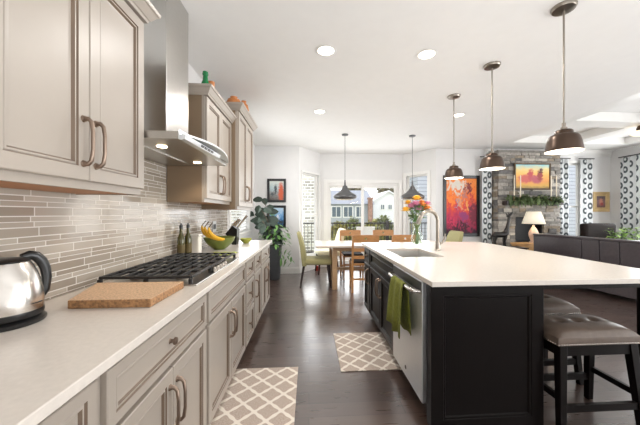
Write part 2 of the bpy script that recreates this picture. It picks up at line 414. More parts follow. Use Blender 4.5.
# ---------------------------------------------------------------- the room
H = 2.74
def frame(p0, p1):
    """local axes of a wall run from p0 to p1: s along, t into the room (to the left of the run), z up"""
    a = Vector((p1[0]-p0[0], p1[1]-p0[1], 0)); L = a.length; a.normalize(); nrm = Vector((-a.y, a.x, 0))
    return Matrix(((a.x, nrm.x, 0, p0[0]), (a.y, nrm.y, 0, p0[1]), (0, 0, 1, 0), (0, 0, 0, 1))), L
def wall(name, p0, p1, holes=(), z1=H, th=.14, m='wall_paint', parent=None):
    T, L = frame(p0, p1); mb = MB(T); s = 0
    for (a, b2, c, d) in sorted(holes):
        mb.box(s, a, -th, 0, 0, z1); mb.box(a, b2, -th, 0, d, z1)
        if c > 0: mb.box(a, b2, -th, 0, 0, c)
        s = b2
    mb.box(s, L, -th, 0, 0, z1)
    return mb.build(name, m, smooth=0, kind='structure')
def baseboard(name, p0, p1, skip=()):
    T, L = frame(p0, p1); mb = MB(T); s = 0
    for a, b2 in list(skip)+[(L, L)]:
        if a > s: mb.box(s, a, .001, .016, 0, .11); mb.box(s, a, .001, .010, .11, .13)
        s = b2
    return mb.build(name, 'trim_white', smooth=0, kind='structure')
MB().box(-1.3, 7.3, -2.2, 6.95, -.12, 0).build('floor', 'hardwood', smooth=0, kind='structure')
c = MB(); c.box(-1.3, 3.95, -2.2, 6.95, H, H+.3); c.box(3.95, 7.3, -2.2, 6.95, 2.885, 3.04)
c.build('ceiling', 'ceiling_paint', smooth=0, kind='structure')
# coffer beams of the living-room ceiling
def beam(k, x0, x1, y0, y1):
    mb = MB(); mb.box(x0, x1, y0, y1, H, 2.885)
    mb.build('trim_%d' % k, 'trim_white', smooth=0, bevel=.004, kind='structure')
    return k+1
k = 1
k = beam(k, 3.9501, 4.14, -2.2, 5.45); k = beam(k, 3.9501, 7.0, 5.45, 6.069)
k = beam(k, 4.1401, 6.6, 4.1, 4.42); k = beam(k, 4.1401, 6.6, 1.9, 2.2); k = beam(k, 6.6, 7.0, 1.2, 5.45)
k = beam(k, 5.35, 5.62, 4.4201, 5.4499); k = beam(k, 5.35, 5.62, 2.2001, 4.0999)
# crown moulding where the beams meet the far and right walls of the living room
mb = MB(); mb.hexa([(3.98, 6.0, H-.07), (6.95, 6.0, H-.07), (6.999, 6.069, H-.13), (3.95, 6.069, H-.13), (3.98, 5.99, H-.001), (6.95, 5.99, H-.001), (6.999, 6.069, H-.001), (3.95, 6.069, H-.001)])
mb.build('trim_%d' % k, 'trim_white', smooth=0, kind='structure'); k += 1
XW = -1.153
BL0, BL1, BR1, BR0 = (-.21, 6.07), (.265, 6.75), (2.30, 6.75), (2.82, 6.07)
wall('wall_left', (XW, 6.07), (XW, -2.2), [(6.07-5.45, 6.07-4.17, .96, 2.2)])
wall('wall_back', BL0, (XW, 6.07))
wall('wall_bay_left', BL1, BL0, [(.05, .72, .32, 2.2)])
wall('wall_bay_back', BR1, BL1, [(.10, 1.87, 0.001, 2.03)])
wall('wall_bay_right', BR0, BR1, [(.20, .76, .32, 2.2)])
wall('wall_painting', (3.95, 6.07), BR0)
LX0, LX1 = 5.78, 6.27
wall('wall_living_back', (7.0, 6.07), (3.95, 6.07), [(7.0-LX1, 7.0-LX0, .45, 2.45)])
wall('wall_right', (7.0, -2.2), (7.0, 6.07), [(.5, 4.2, .1, 2.4), (6.0, 7.65, .45, 2.45)])
wall('wall_rear', (-1.3, -2.2), (7.14, -2.2), z1=2.88)
baseboard('baseboard_back', BL0, (XW, 6.07))
baseboard('baseboard_bay_left', BL1, BL0)
baseboard('baseboard_bay_right', BR0, BR1)
baseboard('baseboard_painting', (3.95, 6.07), BR0)
baseboard('baseboard_bay_back', BR1, BL1, [(.03, 1.94)])
baseboard('baseboard_right', (7.0, -2.2), (7.0, 6.07))
mb = MB(); mb.box(XW+.0005, XW+.008, -.6, 4.03, .915, 1.40); mb.box(XW+.0005, XW+.008, 1.475, 2.33, 1.40, 1.70)
mb.build('wall_backsplash', 'mosaic', smooth=0, kind='structure')

def window(name, p0, p1, s0, s1, z0, z1, casing=.07, blind=None, meet=True, sill=True, th=.14):
    T, L = frame(p0, p1); e = setempty(name)
    mb = MB(T); f = .035
    for a, b2, c_, d in ((s0, s0+f, z0, z1), (s1-f, s1, z0, z1), (s0+f, s1-f, z0, z0+f), (s0+f, s1-f, z1-f, z1)): mb.box(a, b2, -.10, -.05, c_, d)
    if meet: mb.box(s0+f, s1-f, -.095, -.06, (z0+z1)/2-.02, (z0+z1)/2+.02)
    mb.build('window_frame', 'trim_white', e, smooth=0)
    mb = MB(T); c = casing
    mb.box(s0-c, s0, .0005, .02, z0-c, z1+c); mb.box(s1, s1+c, .0005, .02, z0-c, z1+c); mb.box(s0, s1, .0005, .02, z1, z1+c); mb.box(s0, s1, .0005, .02, z0-c, z0)
    mb.build('casing', 'trim_white', e, smooth=0, bevel=.003)
    if sill: MB(T).box(s0-c, s1+c, .0, .05, z0-.012, z0+.012).build('window_sill', 'trim_white', e, smooth=0)
    MB(T).box(s0+f, s1-f, -.08, -.074, z0+f, z1-f).build('pane', 'glass', e, smooth=0)
    if blind:
        mb = MB(T); z = z1-.05
        mb.box(s0+.01, s1-.01, -.045, -.005, z1-.05, z1-.002)
        while z > blind:
            mb.hexa([(s0+.012, -.044, z-.010), (s1-.012, -.044, z-.010), (s1-.012, -.006, z+.008), (s0+.012, -.006, z+.008), (s0+.012, -.044, z-.007), (s1-.012, -.044, z-.007), (s1-.012, -.006, z+.011), (s0+.012, -.006, z+.011)])
            z -= .05
        mb.build('blind', 'blind', e, smooth=0)
    return e
window('window_1', (XW, 6.07), (XW, -2.2), 6.07-5.45, 6.07-4.17, .96, 2.2, blind=.98)
window('window_2', BL1, BL0, .05, .72, .32, 2.2, casing=.04)
window('window_3', BR0, BR1, .20, .76, .32, 2.2, casing=.07)
window('window_4', (7.0, 6.07), (3.95, 6.07), 7.0-LX1, 7.0-LX0, .45, 2.45, casing=.05)
window('window_5', (7.0, -2.2), (7.0, 6.07), 6.0, 7.65, .45, 2.45, casing=.07)
window('window_6', (7.0, -2.2), (7.0, 6.07), .5, 4.2, .1, 2.4, casing=.07)
# sliding patio door
T, L = frame(BR1, BL1); e = setempty('door_1'); s0, s1, z1 = .10, 1.87, 2.03; f = .045
mb = MB(T)
for a, b2, c_, d in ((s0, s0+.04, 0.002, z1), (s1-.04, s1, 0.002, z1), (s0+.04, s1-.04, z1-.05, z1), (s0+.04, s1-.04, 0.002, .04)): mb.box(a, b2, -.13, -.01, c_, d)
mb.build('door_frame', 'trim_white', e, smooth=0)
mb = MB(T); mb.box(s0-.08, s0, .0005, .02, 0.001, z1+.08); mb.box(s1, s1+.08, .0005, .02, 0.001, z1+.08); mb.box(s0, s1, .0005, .02, z1, z1+.08)
mb.build('casing', 'trim_white', e, smooth=0, bevel=.003)
mid = (s0+s1)/2
for a, b2, t0 in ((s0+.04, mid+.04, -.07), (mid-.04, s1-.04, -.12)):
    mb = MB(T); w_ = .065
    mb.box(a, a+w_, t0, t0+.04, .04, z1-.05); mb.box(b2-w_, b2, t0, t0+.04, .04, z1-.05)
    mb.box(a+w_, b2-w_, t0, t0+.04, .04, .13); mb.box(a+w_, b2-w_, t0, t0+.04, z1-.05-w_, z1-.05)
    leaf = mb.build('sliding_panel', 'trim_white', e, smooth=0, bevel=.003)
    MB(T).box(a+w_, b2-w_, t0+.017, t0+.023, .13, z1-.05-w_).build('pane', 'glass', leaf, smooth=0)

# ---------------------------------------------------------------- outside
GZ = -1.6
MB().box(-40, 70, 7.1, 120, GZ-.2, GZ).build('ground_lawn', 'lawn', smooth=0, kind='structure')
MB().box(-1.6, 4.6, 6.9, 8.95, -.16, -.06).build('floor_deck', 'deck_board', smooth=0, kind='structure')
rail = thing('deck_railing', 'dark deck railing with thin upright balusters outside the patio door', 'railing', (1.5, 8.9, -.06))
mb = MB(); mb.box(-1.5, 4.5, 8.86, 8.94, .96, 1.0); mb.build('top_rail', 'railing', rail, smooth=0)
MB().box(-1.5, 4.5, 8.88, 8.92, .04, .08).build('bottom_rail', 'railing', rail, smooth=0)
for x in (-1.45, .55, 2.52, 4.45): MB().box(x-.045, x+.045, 8.855, 8.945, -.06, 1.06).build('post', 'railing', rail, smooth=0)
bal0 = None
for i in range(52):
    x = -1.38+i*.112
    if bal0 is None: bal0 = MB().box(x-.009, x+.009, 8.891, 8.909, .08, .96).build('baluster', 'railing', rail, smooth=0); bx0 = x
    else:
        c = bal0.copy(); COL.objects.link(c); c.location.x += x-bx0
# neighbouring houses
def house(name, label, x0, x1, y0, y1, ze, zr, wallm, roofm, wins, gable_y=False, chim=None):
    h = thing(name, label, 'house', ((x0+x1)/2, y0, GZ)); xm = (x0+x1)/2
    mb = MB()
    if gable_y:          # gable faces the camera
        mb._add([(x0,y0,GZ),(x1,y0,GZ),(x1,y0,ze),(xm,y0,zr),(x0,y0,ze),(x0,y1,GZ),(x1,y1,GZ),(x1,y1,ze),(xm,y1,zr),(x0,y1,ze)],
                [(0,1,2,3,4),(9,8,7,6,5),(0,5,6,1),(1,6,7,2),(4,9,5,0)])
        mb.build('walls', wallm, h, smooth=0); o = .35; dz = o*(zr-ze)/((x1-x0)/2)
        mb = MB()
        for xa, sg in ((x0-o, -1), (x1+o, 1)):
            mb.hexa([(xa, y0-o, ze-dz), (xm, y0-o, zr), (xm, y1+o, zr), (xa, y1+o, ze-dz), (xa, y0-o, ze-dz+.2), (xm, y0-o, zr+.2), (xm, y1+o, zr+.2), (xa, y1+o, ze-dz+.2)])
        mb.build('roof', roofm, h, smooth=0)
    else:
        mb.box(x0, x1, y0, y1, GZ, ze); mb.build('walls', wallm, h, smooth=0); ym = (y0+y1)/2
        mb = MB(); mb.loft([[(x, y0-.4, ze-.1), (x, ym, zr), (x, y1+.4, ze-.1)] for x in (x0-.4, x1+.4)]); mb.build('roof', roofm, h, smooth=0)
    for (wx, wz, ww, wh) in wins:
        mb = MB(); mb.box(wx-ww/2-.14, wx+ww/2+.14, y0-.09, y0-.001, wz-wh/2-.14, wz+wh/2+.14)
        f = mb.build('window', 'trim_white', h, smooth=0)
        mb = MB(); mb.box(wx-ww/2, wx-.05, y0-.12, y0-.091, wz-wh/2, wz+wh/2); mb.box(wx+.05, wx+ww/2, y0-.12, y0-.091, wz-wh/2, wz+wh/2); mb.build('pane', 'house_glass', f, smooth=0)
    if chim:
        cx, cz = chim; mb = MB(); mb.box(cx-.3, cx+.3, y0-.6, y0-.1, GZ, cz); mb.box(cx-.38, cx+.38, y0-.7, y0-.05, cz, cz+.25); mb.build('chimney', 'brick_red', h, smooth=0)
    return h
house('house', 'white gabled house with two small windows seen through the patio door', 10.2, 15.2, 44, 52, 3.15, 4.75, 'siding_white', 'siding_white',
      [(11.7, 2.3, .5, .7), (12.9, 2.3, .5, .7)], True)
house('house', 'long pale grey house with white-trimmed windows seen through left door panel', -6, 9.0, 40, 50, 2.7, 5.0, 'siding_grey', 'roof_grey',
      [(-3, 1.5, 1.2, 1.4), (-.6, 1.5, 1.2, 1.4), (3.9, 1.5, 1.2, 1.4), (5.6, 1.5, 1.2, 1.4), (7.3, 1.5, 1.0, 1.4)], chim=(8.75, 3.3))
house('house', 'cream brick house seen through the narrow left bay window', -9, .7, 15, 20, 5.5, 8, 'brick_cream', 'roof_grey',
      [(-1.6, 3.6, .9, 1.2), (-1.6, .8, .9, 1.2)])
house('house', 'grey-sided house seen through the right bay window', 5.0, 13, 12.6, 14.6, 4.6, 6.4, 'siding_grey', 'roof_grey', [(8.2, 2.2, .9, 1.2), (8.2, .2, .9, 1.2)])
def crown(mb, c, rx, rz, nn, sz, mi=0):
    for _ in range(nn):
        a = random.uniform(0, 2*math.pi); zc = random.uniform(-1, 1); rr = math.sqrt(1-zc*zc)*random.uniform(.6, 1)
        p = Vector((c[0]+rx*rr*math.cos(a), c[1]+rx*rr*math.sin(a), c[2]+rz*zc*random.uniform(.7, 1)))
        mb.leaf(p, (random.uniform(-1, 1), random.uniform(-1, 1), random.uniform(-.4, 1)), sz*random.uniform(.7, 1.3), sz*.6, .2, mi)
SHR = [('olive bushy shrub at left end behind the deck railing', 1.3, 12.0, .62, .98), ('green shrub behind the deck railing, left of the door stile', 2.1, 13.4, .66, 1.12),
       ('low olive shrub behind the railing at the door stile', 2.72, 11.9, .62, 1.0), ('tall green shrub behind the railing below the brick chimney', 3.6, 13.4, .68, 1.2), ('round olive shrub behind the railing below the white gable', 4.15, 12.0, .62, 1.08)]
for i, (lb, x, y, r_, zt) in enumerate(SHR):
    s_ = thing('shrub', lb, 'shrub', (x, y, GZ), group='shrubs behind the deck railing')
    mb = MB(); zc = (GZ+zt)/2
    crown(mb, (x, y, zc+.1), r_, (zt-GZ)/2-.1, 2200, .17)
    mb.build('foliage', 'shrub' if i % 2 == 0 else 'shrub_green', s_)
    mb = MB()
    for q in range(5): mb.tube([(x+random.uniform(-.1, .1), y, GZ), (x+random.uniform(-.3, .3), y+random.uniform(-.2, .2), zc)], .025, 5)
    mb.build('stem', 'bark', s_)
for lb, x, y, h_, r_ in (('bare brownish tree rising behind the white gabled house', 17.5, 58, 8.4, 3.2), ('olive tree beside the white gable, above its left slope', 11.6, 70, 8.0, 3.0)):
    t_ = thing('tree', lb, 'tree', (x, y, GZ), group='trees behind the neighbouring houses')
    mb = MB(); mb.tube([(x, y, GZ), (x+.1, y, h_*.5), (x, y, h_*.8)], [.3, .22, .08], 8)
    for q in range(7): mb.tube([(x, y, h_*.45), (x+random.uniform(-2, 2), y+random.uniform(-1, 1), h_*random.uniform(.6, .95))], [.1, .03], 5)
    mb.build('trunk', 'bark', t_); mb = MB(); crown(mb, (x, y, h_-r_*.9), r_, r_, 1500, .9); mb.build('crown', 'tree_leaf', t_)
pb = thing('patio_bench', 'white slatted patio bench on the deck outside the right door panel', 'bench', (1.78, 7.9, -.06))
mb = MB(); mb.box(1.36, 1.90, 7.98, 8.02, .62, .91); mb.build('backrest', 'patio_white', pb, smooth=0, bevel=.01)
MB().box(1.36, 1.90, 7.55, 8.0, .34, .40).build('seat', 'patio_white', pb, smooth=0, bevel=.01)
for x in (1.38, 1.88):
    for y in (7.58, 8.0): MB().box(x-.02, x+.02, y-.02, y+.02, -.06, .34 if y < 7.8 else .62).build('leg', 'patio_white', pb, smooth=0)

# ---------------------------------------------------------------- kitchen cabinets on the left wall
FX = -.55                                   # face of the base doors
RNG_DOOR = [(0, -.02), (0, -.003), (.003, 0), (.050, 0), (.053, -.006), (.057, -.003), (.062, -.003), (.068, -.012), (.078, -.013)]
RNG_DRW = [(0, -.02), (0, -.003), (.003, 0), (.034, 0), (.037, -.006), (.041, -.003), (.046, -.003), (.050, -.011), (.058, -.013)]
def pull(p, axis, L, nrm, m, parent, name='handle'):
    """arched cabinet pull centred at p"""
    p, a, nv = Vector(p), Vector(axis), Vector(nrm); mb = MB()
    pts = [p-a*L/2-nv*.001, p-a*L/2+nv*.018, p-a*(L/2-.012)+nv*.029, p-a*L*.2+nv*.034, p+a*L*.2+nv*.034, p+a*(L/2-.012)+nv*.029, p+a*L/2+nv*.018, p+a*L/2-nv*.001]
    mb.tube(pts, [.010, .008, .0075, .0065, .0065, .0075, .008, .010], 10)
    for sg in (-1, 1):
        c_ = p+a*sg*L/2; mb.tube([c_+nv*.0002, c_+nv*.006], [.013, .011], 12)
    return mb.build(name, m, parent)
def knob(p, nrm, m, parent, r=.015):
    p, nv = Vector(p), Vector(nrm); mb = MB()
    mb.tube([p+nv*.0002, p+nv*.004, p+nv*.012, p+nv*.018, p+nv*.026, p+nv*.029], [r*.8, r*.5, r*.42, r, r*.95, r*.4], 14)
    return mb.build('knob', m, parent)
def front(parent, name, fx, ya, yb, za, zb, ring, m, sg=1):
    """a door or drawer front in a plane of constant x, facing sg"""
    mb = MB()
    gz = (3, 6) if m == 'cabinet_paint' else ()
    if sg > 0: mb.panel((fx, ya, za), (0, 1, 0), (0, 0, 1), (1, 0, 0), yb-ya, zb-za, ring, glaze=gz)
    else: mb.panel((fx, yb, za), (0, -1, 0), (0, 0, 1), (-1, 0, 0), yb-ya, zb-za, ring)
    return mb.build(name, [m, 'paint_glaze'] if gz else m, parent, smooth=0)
G = .018
def base_cab(label, y0, y1, plan):
    o = thing('base_cabinet', label, 'cabinet', ((FX+XW)/2, (y0+y1)/2, 0), group='taupe base cabinets along the tiled wall')
    mb = MB(); mb.box(XW+.009, FX-.0205, y0+.0005, y1-.0005, .1, .8848); mb.box(XW+.009, FX-.08, y0+.0005, y1-.0005, 0.001, .1)
    mb.build('body', 'cabinet_paint', o, smooth=0)
    nx = (1, 0, 0)
    for it in plan:
        if it[0] == 'drawer':
            _, za, zb, kn = it
            d = front(o, 'drawer', FX, y0+G, y1-G, za, zb, RNG_DRW, 'cabinet_paint')
            if kn: knob((FX-.0128, (y0+y1)/2, (za+zb)/2), nx, 'bronze_pull', d)
        elif it[0] == 'pair':
            _, za, zb, hz = it; ym = (y0+y1)/2
            for ya, yb, hy in ((y0+G, ym-.0015, ym-.03), (ym+.0015, y1-G, ym+.03)):
                d = front(o, 'door', FX, ya, yb, za, zb, RNG_DOOR, 'cabinet_paint'); pull((FX, hy, hz), (0, 0, 1), .17, nx, 'bronze_pull', d)
        elif it[0] == 'door':
            _, za, zb, hz, hy = it
            d = front(o, 'door', FX, y0+G, y1-G, za, zb, RNG_DOOR, 'cabinet_paint'); pull((FX, hy, hz), (0, 0, 1), .17, nx, 'bronze_pull', d)
    return o
DT, DB, DD = .862, .69, .672
base_cab('taupe base cabinet nearest the camera, under the kettle', .02, .786, [('drawer', DB, DT, True), ('pair', .115, DD, .52)])
base_cab('taupe base cabinet under the cutting board, wide drawer over two doors', .786, 1.566, [('drawer', DB, DT, True), ('pair', .115, DD, .52)])
base_cab('taupe base cabinet beneath the gas cooktop', 1.566, 2.49, [('drawer', DB, DT, False), ('pair', .115, DD, .52)])
base_cab('narrow taupe cabinet of stacked drawers just past the cooktop', 2.49, 2.87, [('drawer', DB, DT, True), ('drawer', .42, DD, True), ('drawer', .115, .402, True)])
base_cab('narrow taupe cabinet with one drawer and one door, under the green bowl', 2.87, 3.277, [('drawer', DB, DT, True), ('door', .115, DD, .52, 2.93)])
base_cab('taupe base cabinet at the far end of the run, beside the potted plant', 3.277, 3.99, [('drawer', DB, DT, True), ('pair', .115, DD, .52)])
tag(MB().box(XW+.009, -.524, -.4, 4.02, .8852, .915).build('countertop', 'quartz', smooth=0, bevel=.003), 'long pale quartz countertop on the taupe cabinets along the wall', 'countertop')

def crown_mould(parent, wx, fx, y0, y1, z, m, far=True):
    prof = [(0, 0), (.010, 0), (.014, .012), (.020, .016), (.042, .050), (.050, .054), (.054, .070), (-.02, .070)]
    mb = MB(); mb.loft([[(wx, y0-o, z+h), (fx+o, y0-o, z+h), (fx+o, y1+(o if far else min(o, 0)), z+h), (wx, y1+(o if far else min(o, 0)), z+h)] for o, h in prof])
    return mb.build('crown_moulding', m, parent, smooth=0)
def upper_cab(label, y0, y1, fx, z0, z1, hz, far=True, hole=True):
    o = thing('wall_cabinet', label, 'cabinet', ((XW+fx)/2, (y0+y1)/2, z0), group='taupe wall cabinets')
    wx = XW+.009
    mb = MB(); b = fx-.021; t_ = .018
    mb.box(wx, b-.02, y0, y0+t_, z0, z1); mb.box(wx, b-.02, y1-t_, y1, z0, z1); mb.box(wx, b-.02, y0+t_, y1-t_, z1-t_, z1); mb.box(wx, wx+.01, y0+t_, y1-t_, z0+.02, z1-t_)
    mb.build('body', 'cabinet_side_shaded', o, smooth=0)
    MB().box(wx+.01, b-.0205, y0+t_, y1-t_, z0+.003, z0+.016).build('bottom_panel', 'underside_wood', o, smooth=0, label='bare wood underside panel')
    mb = MB(); mb.box(b-.02, b, y0, y1, z0, z1); mb.build('face_frame', 'cabinet_paint', o, smooth=0)
    ym = (y0+y1)/2; za, zb = z0+.030, z1-.008
    for ya, yb, hy in ((y0+.004, ym-.0015, ym-.03), (ym+.0015, y1-.004, ym+.03)):
        d = front(o, 'door', fx, ya, yb, za, zb, RNG_DOOR, 'cabinet_paint'); pull((fx, hy, hz), (0, 0, 1), .165, (1, 0, 0), 'bronze_pull', d)
    crown_mould(o, wx, fx, y0, y1, z1+.0005, 'cabinet_paint', far)
    return o
upper_cab('taupe wall cabinet above the kettle, nearest the camera', .76, 1.471, -.828, 1.387, 2.26, 1.56)
upper_cab('taupe wall cabinet just past the range hood', 2.335, 3.062, -.828, 1.387, 2.256, 1.56, far=False)
upper_cab('taller, deeper taupe wall cabinet at the far end of the run', 3.065, 3.82, -.75, 1.34, 2.40, 1.53)

# range hood
hd = thing('range_hood', 'stainless chimney range hood with bowed front above the cooktop', 'range hood', (-.9, 1.93, 1.68))
def bow(y, x0=-.665, d=.075):
    q = (y-1.915)/.43; return x0+d*(1-q*q)
ys = [1.482+i*(2.322-1.482)/24 for i in range(25)]
mb = MB(); mb.box(XW+.009, -.668, 1.482, 2.322, 1.678, 1.718); mb.build('canopy', 'steel', hd, smooth=0, bevel=.002)
mb = MB(); mb.loft([[(-.667, y, 1.712), (bow(y), y, 1.700+.018*(1-((y-1.9)/.43)**2)), (bow(y), y, 1.712+.018*(1-((y-1.9)/.43)**2)), (-.667, y, 1.730)] for y in ys]); mb.build('visor', 'door_steel', hd)
mb = MB(); mb.hexa([(-.6675, 1.50, 1.678), (-.645, 1.50, 1.682), (-.632, 2.02, 1.682), (-.6675, 2.02, 1.678), (-.6675, 1.50, 1.71), (-.64, 1.50, 1.705), (-.62, 2.02, 1.705), (-.6675, 2.02, 1.71)])
cp = mb.build('control_panel', 'door_steel', hd, smooth=0)
for i in range(4):
    y = 1.70+i*.05; x = -.645+(y-1.5)*.026
    MB().hexa([(x-.006, y, 1.688), (x+.006, y, 1.688), (x+.007, y+.034, 1.688), (x-.006, y+.034, 1.688), (x-.004, y, 1.700), (x+.0115, y, 1.700), (x+.0125, y+.034, 1.700), (x-.004, y+.034, 1.700)]).build('button', 'black_plastic', cp, smooth=0)
MB().box(XW+.009, -.87, 1.77, 2.085, 1.7185, H-.001).build('chimney', 'steel', hd, smooth=0, bevel=.002)
for y in (1.66, 2.17):
    MB().lathe((-.84, y, 1.674), [(.027, .0035), (.027, 0), (.02, 0)], 20).build('lamp', 'hood_lens', hd)
    l = bpy.data.lights.new('hood_light', 'SPOT'); l.energy = 3; l.color = (1, .86, .68); l.spot_size = R(120); l.spot_blend = .6; l.shadow_soft_size = .03
    lo = bpy.data.objects.new('hood_light', l); COL.objects.link(lo); lo.parent = hd; lo.location = Vector((-.84, y, 1.66))-ORG[hd.name]
mb = MB(); mb.box(-1.06, -.93, 1.56, 2.24, 1.673, 1.6778); mb.build('filter', 'steel', hd, smooth=0)

# cooktop
ck = thing('cooktop', 'stainless gas cooktop with black iron grates on the wall counter', 'cooktop', (-.84, 1.945, .915))
MB().box(-1.09, -.585, 1.50, 2.39, .9152, .924).build('pan', 'steel', ck, smooth=0, bevel=.003)
burn = [(-.96, 1.66, .045), (-.72, 1.66, .038), (-.86, 1.945, .06), (-.96, 2.23, .038), (-.72, 2.23, .045)]
for x, y, r_ in burn:
    bb = MB().lathe((x, y, .9241), [(r_*1.1, 0), (r_*1.1, .008), (r_*.8, .012), (r_*.8, .016)], 20).build('burner', 'nickel', ck)
    MB().lathe((x, y, .9402), [(r_*.85, 0), (r_*.9, .004), (r_*.7, .009), (r_*.2, .010)], 20).build('burner_cap', 'black_iron', bb)
for a, b2 in ((1.515, 1.80), (1.807, 2.083), (2.09, 2.375)):
    mb = MB(); zt, zb = .968, .954; x0, x1 = -1.075, -.62
    for y in (a, b2): mb.box(x0, x1, y-.007, y+.007, zb, zt)
    for x in (x0, x1): mb.box(x-.007, x+.007, a, b2, zb, zt)
    for q in range(1, 8):
        x = x0+(x1-x0)*q/8
        mb.box(x-.005, x+.005, a, b2, zb+.002, zt+.002)
    mb.box(x0, x1, (a+b2)/2-.006, (a+b2)/2+.006, zb, zt)
    for x in (x0, (x0+x1)/2, x1):
        for y in (a, b2): mb.box(x-.009, x+.009, y-.009, y+.009, .9242, zb)
    mb.build('grate', 'black_iron', ck, smooth=0, bevel=.002)
for i in range(5):
    y = 1.835+i*.055
    mb = MB(); mb.lathe((-.605-.0, y, .9241), [(.019, 0), (.019, .006), (.016, .010), (.014, .028), (.004, .030)], 18); mb.build('knob', 'nickel', ck)

# things on the wall counter
cb = tag(MB().hexa([(-.955, 1.172, .9155), (-.637, 1.172, .9155), (-.634, 1.466, .9155), (-1.055, 1.466, .9155), (-.955, 1.172, .95), (-.637, 1.172, .95), (-.634, 1.466, .95), (-1.055, 1.466, .95)]).build('cutting_board', ['board_wood'], smooth=0, bevel=.004), 'speckled end-grain wooden cutting board on the counter before the cooktop', 'cutting board')
cb.data.materials.append(MATS['board_edge'])
for p in cb.data.polygons:
    if abs(p.normal.z) < .5: p.material_index = 1
kc = (-1.04, 1.03, 0); KS = 1.06
kt = thing('kettle', 'brushed steel electric kettle with black lid and handle on the counter', 'kettle', (kc[0], kc[1], .915))
def kl(z0, prof): return [(r*KS, .9155+(z0+z-.9155)*.95) for r, z in prof]
MB().lathe(kc, kl(.9155, [(.092, 0), (.096, .006), (.096, .014), (.085, .022), (.06, .024)]), 40).build('power_base', 'black_plastic', kt)
MB().lathe(kc, kl(.940, [(.07, 0), (.088, .002), (.091, .012), (.090, .024)]), 40).build('bottom_band', 'black_plastic', kt)
kb = MB().lathe(kc, kl(0, [(.0895, .9642), (.0905, .985), (.0900, 1.005), (.087, 1.035), (.082, 1.065), (.074, 1.095), (.064, 1.122), (.057, 1.137), (.050, 1.1385)]), 48).build('body', 'brushed_steel', kt)
mb = MB(); mb.box(kc[0]+.092, kc[0]+.0965, kc[1]-.012, kc[1]+.026, .984, .987); mb.build('logo_mark', 'black_plastic', kb, smooth=0)
MB().lathe(kc, kl(1.1387, [(.056, 0), (.057, .005), (.046, .012), (.025, .016), (.004, .017)]), 32).build('lid', 'black_plastic', kt)
hv = Vector((.42, .90, 0)).normalized()
sv = Vector((-.35, -.93, 0)).normalized(); sx_ = Vector((-sv.y, sv.x, 0)); c0 = Vector(kc)
mb = MB()
mb.loft([[c0+sv*.055+sx_*.032+Vector((0,0,1.126)), c0+sv*.055-sx_*.032+Vector((0,0,1.126)), c0+sv*.083+Vector((0,0,1.05))],
         [c0+sv*.108+sx_*.010+Vector((0,0,1.128)), c0+sv*.108-sx_*.010+Vector((0,0,1.128)), c0+sv*.104+Vector((0,0,1.105))]])
mb.build('spout', 'brushed_steel', kt, smooth=0)
mb = MB(); P = lambda d, z: c0+hv*d+Vector((0, 0, .9155+(z-.9155)*.95))
mb.tube([P(.040, 1.150), P(.060, 1.156), P(.078, 1.150), P(.094, 1.130), (P(.105, 1.10)), P(.110, 1.06), P(.106, 1.01), P(.096, .990)], [.010, .013, .014, .014, .013, .012, .010, .007], 12, flat=1.25)
mb.build('handle', 'black_plastic', kt)
for i, (x, y, lb) in enumerate(((-1.085, 2.455, 'olive oil bottle with black cap, the nearer of the two beside the tiles'), (-1.065, 2.545, 'olive oil bottle with black cap, the farther one next to the white canister'))):
    b = thing('oil_bottle', lb, 'bottle', (x, y, .915), group='olive oil bottles behind the cooktop')
    g_ = MB().lathe((x, y, .9155), [(.028, 0), (.030, .004), (.030, .15), (.026, .175), (.013, .205), (.012, .25)], 20).build('glass_body', 'bottle_glass', b)
    MB().lathe((x, y, 1.1657), [(.0135, 0), (.0135, .028), (.006, .030), (.005, .044)], 16).build('cap', 'black_plastic', b)
    MB().lathe((x, y, .955), [(.0305, 0), (.0305, .075)], 20, (False, False)).build('paper_label', 'bottle_label', g_)
cn = thing('canister', 'white square canister beside the oil bottles', 'canister', (-1.035, 2.64, .915))
MB().box(-1.075, -.995, 2.60, 2.68, .9155, 1.085).build('body', 'canister', cn, smooth=0, bevel=.01)
MB().box(-1.078, -.992, 2.597, 2.683, 1.0855, 1.105).build('lid', 'canister', cn, smooth=0, bevel=.006)
bw = MB().lathe((-.945, 3.03, .9155), [(.055, 0), (.06, .006), (.11, .045), (.145, .09), (.160, .128), (.155, .130), (.138, .092), (.10, .05), (.05, .014)], 36).build('fruit_bowl', 'green_bowl')
tag(bw, 'large olive green fruit bowl on the counter below the far wall cabinets', 'bowl')
for i, (dx, dy, lb) in enumerate(((0, 0, 'ripe banana leaning over the near rim of the green bowl'), (-.045, .02, 'ripe banana in the middle of the bunch in the green bowl'), (-.085, .05, 'ripe banana nearest the wall in the green bowl'))):
    b = thing('banana', lb, 'banana', (-.96+dx, 2.90+dy, 1.0), group='bananas in the green bowl')
    pts = []
    for q in range(9):
        a = q/8*1.75-.15
        pts.append((-.86+dx-.13*math.sin(a), 2.86+dy-.02*q/8, 1.035+.115*(1-math.cos(a))+.008*i))
    MB().tube(pts, [.008, .016, .020, .022, .022, .021, .018, .013, .007], 8).build('fruit', 'banana', b)
    MB().tube([pts[-1], (pts[-1][0]+.02, pts[-1][1]+.005, pts[-1][2]+.03), (pts[-1][0]+.035, pts[-1][1]+.01, pts[-1][2]+.05)], .005, 6).build('stalk', 'banana_tip', b)
mb = MB(); gx = 8
grid = [[(-.90+.02*math.sin(j*1.3)+i*.03, 2.50+j*.05, .9165+.012*abs(math.sin(i*1.1+j*.9))) for i in range(8)] for j in range(6)]
mb.loft(grid, (False, False), False); tag(mb.build('folded_cloth', 'mint_cloth', solid=.012), 'pale green cloth lying on the counter past the cooktop', 'cloth')
